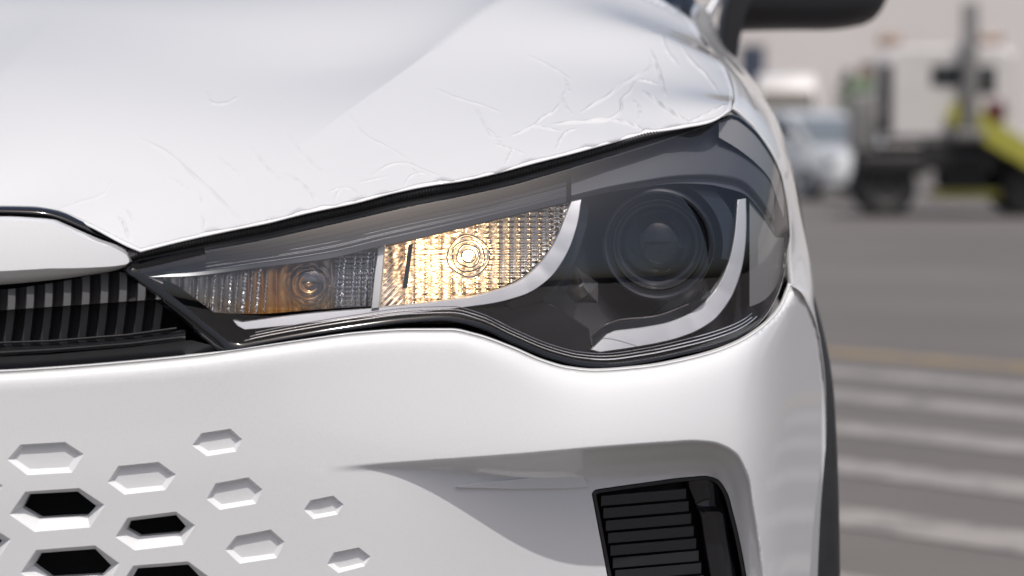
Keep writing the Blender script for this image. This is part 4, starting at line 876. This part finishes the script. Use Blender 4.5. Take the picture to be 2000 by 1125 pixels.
wing = [[at(1429, 212, .338), at(1435, 190, .40), at(1424, 145, .56), at(1397, 106, .72), at(1371, 72, .86), at(1350, 34, 1.02), w_(.262, 1.3, 1.17)],
        [at(1437, 217, .340), at(1447, 196, .41), at(1437, 151, .57), at(1410, 114, .73), at(1382, 78, .87), at(1359, 40, 1.03), w_(.272, 1.3, 1.17)],
        [at(1468, 245, .355), at(1475, 215, .43), at(1456, 166, .59), at(1426, 126, .75), at(1394, 90, .89), at(1366, 52, 1.05), w_(.285, 1.3, 1.155)],
        [at(1503, 291, .365), at(1514, 266, .45), w_(.307, .60, .995), w_(.308, .76, 1.025), w_(.308, .9, 1.05), w_(.308, 1.05, 1.07), w_(.31, 1.3, 1.09)],
        [at(1526, 340, .372), at(1543, 326, .47), w_(.326, .62, .94), w_(.328, .78, .96), w_(.328, .92, .975), w_(.325, 1.07, .99), w_(.326, 1.3, 1.0)],
        [at(1541, 420, .378), at(1563, 414, .475), w_(.340, .63, .88), w_(.343, .78, .885), w_(.343, .92, .89), w_(.34, 1.07, .895), w_(.34, 1.3, .9)],
        [at(1541, 500, .380), at(1580, 496, .47), w_(.346, .63, .83), w_(.347, .78, .835), w_(.347, .92, .84), w_(.347, 1.07, .84), w_(.347, 1.3, .84)],
        [at(1546, 557, .375), at(1588, 557, .46), w_(.346, .63, .80), w_(.347, .78, .805), w_(.347, .92, .81), w_(.349, 1.07, .81), w_(.349, 1.3, .81)],
        [at(1564, 569, .385), at(1590, 596, .455), w_(.346, .63, .78), w_(.347, .78, .785), w_(.350, .92, .79), w_(.350, 1.07, .79), w_(.350, 1.3, .79)],
        [at(1592, 622, .43), at(1599, 650, .465), w_(.347, .63, .76), w_(.350, .78, .765), w_(.350, .92, .77), w_(.350, 1.07, .77), w_(.350, 1.3, .77)]]
fender = loft('front_wing', wing, M['paint'], car, flip=True)
tube('wing_edge', np.array([c[0] for c in wing[:8]]) + (0, .004, 0), .0035, M['paint'], fender, n=8)
# arch cladding
P = []
yc, zc, ry, rz = .94, .33, .50, .545
angs = np.concatenate([[None] * 3, np.linspace(R(0), R(180), 60)])
prof = [(-.030, .322), (-.016, .3415), (-.008, .352), (.004, .360), (.03, .3665), (.075, .3685), (.085, .362), (.09, .33)]
for i, a in enumerate(angs):
    for dr, x in prof:
        if a is None: P.append((x, yc - ry + dr, .14 + .06 * i))
        else:
            ca, sa = math.cos(a), math.sin(a); z = zc + (rz - dr) * abs(sa)**.72
            P.append((x - .020 * float(sstep(.68, .90, z)) * (x > .345), yc - (ry - dr) * math.copysign(abs(ca)**.72, ca), z))
mesh('arch_cladding', P, gridf(len(angs), len(prof), flip=True), M['black_matt'], car, sharp=50)
def cwheel(x, y, r, w, out):
    pr = [(r*.66, -w/2), (r*.92, -w/2), (r, -w*.38), (r, w*.38), (r*.92, w/2), (r*.66, w/2)]
    c = (x, y, r); t = revolve('wheel', pr, c, (1, 0, 0), M['tyre'], car, n=48)
    revolve('rim', [(.03, out*w*.3), (.05, out*w*.28), (r*.3, out*w*.25), (r*.6, out*w*.36), (r*.67, out*w*.46), (r*.67, -w*.46)], c, (1, 0, 0), M['rim'], t, n=48)
cwheel(.235, .95, .34, .215, 1); cwheel(2*XC - .235, .95, .34, .215, -1)
# ---- door mirror, pillar, windscreen, cabin
dm = sub('door_mirror', at(1560, 0, 1.72))
N_ = 24; V = []
for i in range(N_ + 1):
    s = i / N_; x = .345 + .280 * s
    zb = 1.150 + .004 * math.sin(s * 3) + .030 * max(0, (s - .55) / .45)**2 + .070 * max(0, (s - .8) / .2)**3
    zt = 1.325 - .02 * s - .09 * max(0, (s - .7) / .3)**2.4
    if s > .985: zb = zt = (zb + zt) / 2
    dep = .085 * (1 - max(0, (s - .6) / .4)**3 * .6)
    for j in range(20):
        t = 2 * math.pi * j / 20; cy_, sy_ = math.cos(t), math.sin(t); k_ = .55
        V.append((x, 1.74 + dep * math.copysign(abs(cy_)**k_, cy_) + .05 * s, (zb + zt)/2 + (zt - zb)/2 * math.copysign(abs(sy_)**k_, sy_)))
mesh('mirror_housing', V, gridf(N_ + 1, 20, wrap=True, flip=True) + [tuple(range(20)), tuple(N_*20 + j for j in range(20))[::-1]], M['black'], dm, sharp=60)
V = []
for i in range(9):
    s = i / 8; c = at(1414 + 24 * s + 30 * max(0, s - .7), 122 - 140 * s, 1.62); hw = .013 + .006 * s
    for a_, b_ in ((-1, -1), (1, -1), (1, 1), (-1, 1)): V.append(c + (a_ * hw, b_ * .05, 0))
mesh('mirror_foot', V, gridf(9, 4, wrap=True) + [(3, 2, 1, 0), (32, 33, 34, 35)], M['black'], dm, sharp=40)
cabin = sub('cabin', (XC, 2.2, 1.1))
SX = lambda x: 2*XC - x
wsV = []
for i in range(13):
    s = i / 12
    for j in range(25):
        t = j / 24; hw = (.795 - .17 * s); x = XC + hw * (2*t - 1); y = 1.13 + 1.02 * s - .20 * (1 - (2*t - 1)**2) * (1 - .4*s) + .12; z = 1.165 + .42 * s - .05 * s*s + .02 * (1 - (2*t-1)**2)
        wsV.append((x, y, z))
mesh('windscreen', wsV, gridf(13, 25), M.setdefault('screen', thin_glass('windscreen_glass', (.55, .58, .57), 1.5)), cabin)
rv = []
for i, (y, z, hw) in enumerate(((2.20, 1.535, .63), (2.5, 1.58, .64), (3.2, 1.60, .63), (3.9, 1.56, .60), (4.2, 1.50, .57))):
    for j in range(17):
        t = j / 16; rv.append((XC + hw * (2*t - 1), y, z + .03 * (1 - (2*t - 1)**4) - .03))
mesh('roof', rv, gridf(5, 17), M['paint'], cabin)
for sgn in (1, -1):
    X = (lambda x: x) if sgn > 0 else SX
    pil_o = [(.247, 1.27, 1.155), (.075, 2.21, 1.535)]
    tube('windscreen_pillar', [(X(.262), 1.30, 1.12), (X(.20), 1.62, 1.30), (X(.085), 2.21, 1.52), (X(.07), 3.0, 1.575), (X(.04), 4.1, 1.50)], .028, M['black_gloss'], cabin, n=10)
    tube('pillar_trim', [at(1366, 58, 1.5) if sgn > 0 else at(1366, 58, 1.5) * (-1, 1, 1) + (2*XC, 0, 0), at(1386, 22, 1.52) if sgn > 0 else at(1386, 22, 1.52) * (-1, 1, 1) + (2*XC, 0, 0), at(1412, -25, 1.55) if sgn > 0 else at(1412, -25, 1.55) * (-1, 1, 1) + (2*XC, 0, 0)], .0085, M['silver'], cabin, n=8)
    mesh('side_glass', [(X(.30), 1.55, 1.12), (X(.34), 2.6, 1.13), (X(.32), 4.0, 1.17), (X(.07), 3.7, 1.53), (X(.08), 2.3, 1.52)], [(0, 1, 2, 3, 4) if sgn > 0 else (4, 3, 2, 1, 0)], M['glass_dark'], cabin, smooth=False)
    sd_ = [(X(.350), 1.28, .2), (X(.352), 1.28, .8), (X(.325), 1.28, 1.08), (X(.355), 4.3, .25), (X(.355), 4.3, .85), (X(.32), 4.3, 1.16)]
    mesh('body_side', sd_, [(0, 3, 4, 1), (1, 4, 5, 2)] if sgn > 0 else [(1, 4, 3, 0), (2, 5, 4, 1)], M['paint'], cabin, smooth=False)
mesh('tail', [(.355, 4.3, .25), (SX(.355), 4.3, .25), (SX(.32), 4.3, 1.16), (.32, 4.3, 1.16), (.02, 4.2, 1.48), (SX(.02), 4.2, 1.48)], [(0, 1, 2, 3), (3, 2, 5, 4)], M['paint'], cabin, smooth=False)
mesh('cowl', [(.26, .98, 1.10), (SX(.26), .98, 1.10), (SX(.26), 1.35, 1.14), (.26, 1.35, 1.14)], [(0, 3, 2, 1)], M['black'], cabin, smooth=False)
mesh('dashboard', [(.2, 1.5, 1.05), (SX(.2), 1.5, 1.05), (SX(.2), 2.2, 1.1), (.2, 2.2, 1.1)], [(0, 3, 2, 1)], mat('dashboard_reflection_beige', (0.30, 0.28, 0.26), 0.8, var=0.1), cabin, smooth=False)  # beige of the windscreen's reflection put into the dashboard colour
mesh('engine_bay', [(.22, .42, .2), (SX(.22), .42, .2), (SX(.22), .42, .95), (.22, .42, .95), (.22, 1.6, .9), (SX(.22), 1.6, .9)], [(0, 1, 2, 3), (3, 2, 5, 4)], M['void'], cabin, smooth=False)
for y in (3.6,): 
    for x_, o_ in ((.235, 1), (SX(.235), -1)): cwheel(x_, y, .34, .215, o_)

# ---- clear protective film, creased where it has lifted
def vtop(u): return -35.0 + 0 * u
SEAM_U = PC(sorted([(p[1], p[0]) for p in SEAM] + [(-60, 1300)]))
fu = np.arange(-170, 1428, 2.0); fs = np.concatenate([np.linspace(0, .35, 16, endpoint=False), np.linspace(.35, 1, 190)])
def edge_all(u):
    e = np.where(u < 275, BEL(np.minimum(u, 275)), BER(np.maximum(u, 275)))
    rag = 3.0 * np.sin(u / 23.0) * np.sin(u / 61.0 + 1) + 2.0 * np.sin(u / 7.3) * (np.sin(u / 45.0) > .2) + 3.5 * np.exp(-((u - 905) / 14)**2) - 4 * np.exp(-((u - 1262) / 10)**2)
    return e + np.where(u > 300, rag * np.interp(u, [300, 500, 1300, 1400], [.1, .6, .8, 0]), 0) - 1.0
E_ = edge_all(fu); cu = np.linspace(-170, 1426, 110); cs_ = np.linspace(0, 1, 46); ce = edge_all(cu)
CU = np.repeat(cu[None], 46, 0); CV = vtop(CU) * (1 - cs_[:, None]) + ce[None] * cs_[:, None]
CY = hit(CU, CV, H)[..., 1]
FU = np.repeat(fu[None], len(fs), 0); FS = np.repeat(fs[:, None], len(fu), 1); FV = vtop(FU) * (1 - FS) + E_[None] * FS
iu = np.clip((FU - cu[0]) / (cu[1] - cu[0]), 0, 108.999); iv = np.clip(FS * 45, 0, 44.999); a0, b0 = iv.astype(int), iu.astype(int); fa, fb = iv - a0, iu - b0
FY = CY[a0, b0]*(1-fa)*(1-fb) + CY[a0+1, b0]*fa*(1-fb) + CY[a0, b0+1]*(1-fa)*fb + CY[a0+1, b0+1]*fa*fb
dx_, dz_ = rays(FU, FV)
for _ in range(3):
    D_ = FY - CAM[1]; f0 = CAM[2] + dz_ * D_ - H(dx_ * D_, FY); D2 = D_ + 1e-3; f1 = CAM[2] + dz_ * D2 - H(dx_ * D2, FY + 1e-3)
    FY = np.clip(FY - np.clip(f0 / np.where(np.abs(f1 - f0) < 1e-9, -1e-9, f1 - f0) * 1e-3, -.03, .03), -.05, 1.6)
FP = at(FU, FV, FY); FP[..., 2] = H(FP[..., 0], FP[..., 1])
WR = [([(275, 272), (330, 302), (380, 345), (410, 371), (440, 400), (480, 440)], 1.6, 2.2), ([(425, 308), (450, 328), (475, 350)], .8, 1.6), ([(490, 290), (515, 320), (540, 348), (555, 360)], 1.1, 1.8), ([(560, 265), (590, 300), (615, 325), (635, 342)], .9, 1.6),
      ([(560, 342), (595, 365), (612, 385), (620, 400)], 1.3, 2), ([(335, 350), (352, 360), (370, 373)], .9, 1.6), ([(392, 385), (398, 400)], 1.2, 1.8), ([(393, 422), (400, 435), (398, 450)], 1.3, 1.8), ([(230, 425), (243, 440), (250, 462), (254, 470)], 1.9, 2.4), ([(245, 410), (254, 420), (263, 436)], 1.2, 1.8),
      ([(680, 225), (720, 270), (760, 290), (800, 315)], 1.0, 1.8), ([(725, 345), (755, 326), (790, 320), (830, 335), (868, 350)], 1.2, 2), ([(790, 362), (800, 347), (830, 340), (850, 352)], 1.0, 1.8), ([(850, 175), (900, 195), (945, 208), (980, 222)], .9, 1.6), ([(935, 215), (950, 250), (970, 270), (985, 295)], 1.1, 1.8),
      ([(1033, 110), (1069, 128), (1106, 151), (1116, 158)], .8, 1.8), ([(1103, 151), (1109, 172), (1116, 187)], 1.0, 1.8), ([(1106, 175), (1100, 193), (1106, 211), (1118, 225)], 1.1, 2), ([(1272, 102), (1269, 133), (1236, 154), (1211, 169), (1190, 187), (1160, 205), (1136, 220)], 2.2, 2.6), ([(1239, 163), (1230, 181), (1214, 196), (1213, 217), (1190, 234), (1160, 238), (1112, 241), (1081, 244)], 2.2, 2.6),
      ([(1257, 181), (1281, 199), (1305, 217), (1344, 241)], 3.2, 3.6), ([(1190, 235), (1220, 241), (1245, 250), (1263, 260)], 2.0, 2.6), ([(1042, 247), (1063, 229), (1081, 220), (1094, 202)], 1.5, 2.0), ([(1000, 266), (1021, 258), (1042, 247), (1066, 252), (1094, 257)], 1.6, 2.0), ([(1087, 293), (1094, 275), (1106, 260), (1124, 253)], 1.4, 2.2), ([(927, 211), (945, 241), (964, 269), (979, 272)], 1.2, 1.8), ([(988, 323), (994, 308), (1000, 296)], 1.5, 2), ([(1273, 105), (1287, 142), (1299, 187)], 2.6, 3.2), ([(970, 284), (1000, 293), (1021, 302)], 1.4, 1.8), ([(1245, 157), (1263, 160), (1284, 166)], 1.2, 2), ([(1236, 196), (1250, 215), (1248, 236)], 1.2, 2.4), ([(1290, 60), (1300, 95), (1325, 130)], 1.6, 3.0), ([(1330, 90), (1350, 120), (1380, 150), (1405, 185)], 1.5, 3.0), ([(1347, 240), (1384, 223), (1418, 206)], 2.0, 3.0),
      ([(640, 378), (660, 370), (690, 372), (705, 385)], 1.0, 1.6), ([(655, 392), (662, 375), (668, 372)], 1.0, 1.6), ([(700, 358), (730, 352), (760, 345)], .7, 1.5), ([(805, 330), (820, 345), (822, 354)], 1.0, 1.6), ([(110, 412), (160, 395), (205, 378), (222, 350)], .6, 2.0), ([(403, 182), (412, 200), (440, 203), (466, 190)], .7, 2.5)]
disp = np.zeros(FU.shape)
for k_, (pts_, amp, wd) in enumerate(WR):
    if k_ < 10: amp, wd = amp * .9, wd * 1.35
    if k_ > 14: amp, wd = amp * 1.3, wd * .9
    pl = dense(pts_, 6); lo, hi = pl.min(0) - 14, pl.max(0) + 14
    m_ = (FU > lo[0]) & (FU < hi[0]) & (FV > lo[1]) & (FV < hi[1]); ui, vi = FU[m_], FV[m_]
    best = np.full(ui.shape, 1e9); par = np.zeros(ui.shape); nseg = len(pl) - 1
    for i in range(nseg):
        a_, d_ = pl[i], pl[i+1] - pl[i]; t = np.clip(((ui - a_[0])*d_[0] + (vi - a_[1])*d_[1]) / max(d_ @ d_, 1e-9), 0, 1); q = np.hypot(ui - a_[0] - t*d_[0], vi - a_[1] - t*d_[1])
        par = np.where(q < best, (i + t) / nseg, par); best = np.minimum(best, q)
    prof_ = np.exp(-np.abs(best / (wd * .62))**1.5) * np.clip(np.sin(np.pi * np.clip(par, .03, .97))**.6, 0, 1) * (.75 + .25 * np.sin(par * 23 + amp * 7))
    disp[m_] = np.maximum(disp[m_], prof_ * amp)
n2_ = np.sin(FU / 31.0 + 2*np.sin(FV / 23.0)) * np.sin(FV / 17.0 + FU / 50.0)
disp += .03 * n2_ * sstep(.6, .95, FS)
edge_lift = sstep(.985, 1.0, FS) * np.maximum(np.sin(FU / 29.0) * np.sin(FU / 13.0 + 1), 0) * (FU > 320)
FP[..., 1] -= .0008 * disp + .0006 + .001 * edge_lift; FP[..., 2] += .0012 * disp + .0007 + .001 * edge_lift
keep = FU < SEAM_U(FV) - 5
nc_ = FU.shape[1]; kf = keep.reshape(-1); fc = [f for f in gridf(FU.shape[0], nc_, flip=True) if kf[f[0]] and kf[f[1]] and kf[f[2]] and kf[f[3]]]
film = mesh('protective_film', FP.reshape(-1, 3), fc, M['film'], bonnet)
bm = bmesh.new(); bm.from_mesh(film.data); bmesh.ops.delete(bm, geom=[v for v in bm.verts if not v.link_faces], context='VERTS')
bmesh.ops.bisect_plane(bm, geom=bm.verts[:] + bm.edges[:] + bm.faces[:], plane_co=(XC, 0, 0), plane_no=(-1, 0, 0), clear_outer=True); bm.to_mesh(film.data); bm.free()
fm = film.modifiers.new('mirror', 'MIRROR'); fm.mirror_object = car; fm.use_mirror_merge = True; fm.merge_threshold = 1e-4

# ---- unseen wall added behind the camera to give reflections a horizon line
bw = box('reflection_wall', (-60, -34.3, 0), (60, -34, 2.4), mat('grey_render', (0.10, 0.10, 0.095), 0.9, var=0.3, vscale=0.8), None, 0.02, label='unseen grey wall added behind the viewer for reflections', category='wall')

# ---- the car's other half: mirrored copies of the parts built above
def mirrored(o, parent):
    c = o.copy(); link(c, parent)
    if o.type == 'EMPTY':
        c.location = (2*XC - o.location.x, o.location.y, o.location.z); c.matrix_parent_inverse = PINV(parent)
    else:
        c.matrix_parent_inverse = PINV(parent); c.location = (2*XC, 0, 0); c.scale = (-1, 1, 1)
    return c
for o in list(bumper.children): mirrored(o, bumper)
for o in list(car.children):
    if o.name.split('.')[0] in ('headlight', 'bumper_vent', 'upper_grille', 'front_wing', 'arch_cladding', 'door_mirror', 'weather_strip'):
        c = mirrored(o, car)
        for ch in list(o.children):
            if o.type == 'EMPTY': mirrored(ch, c)
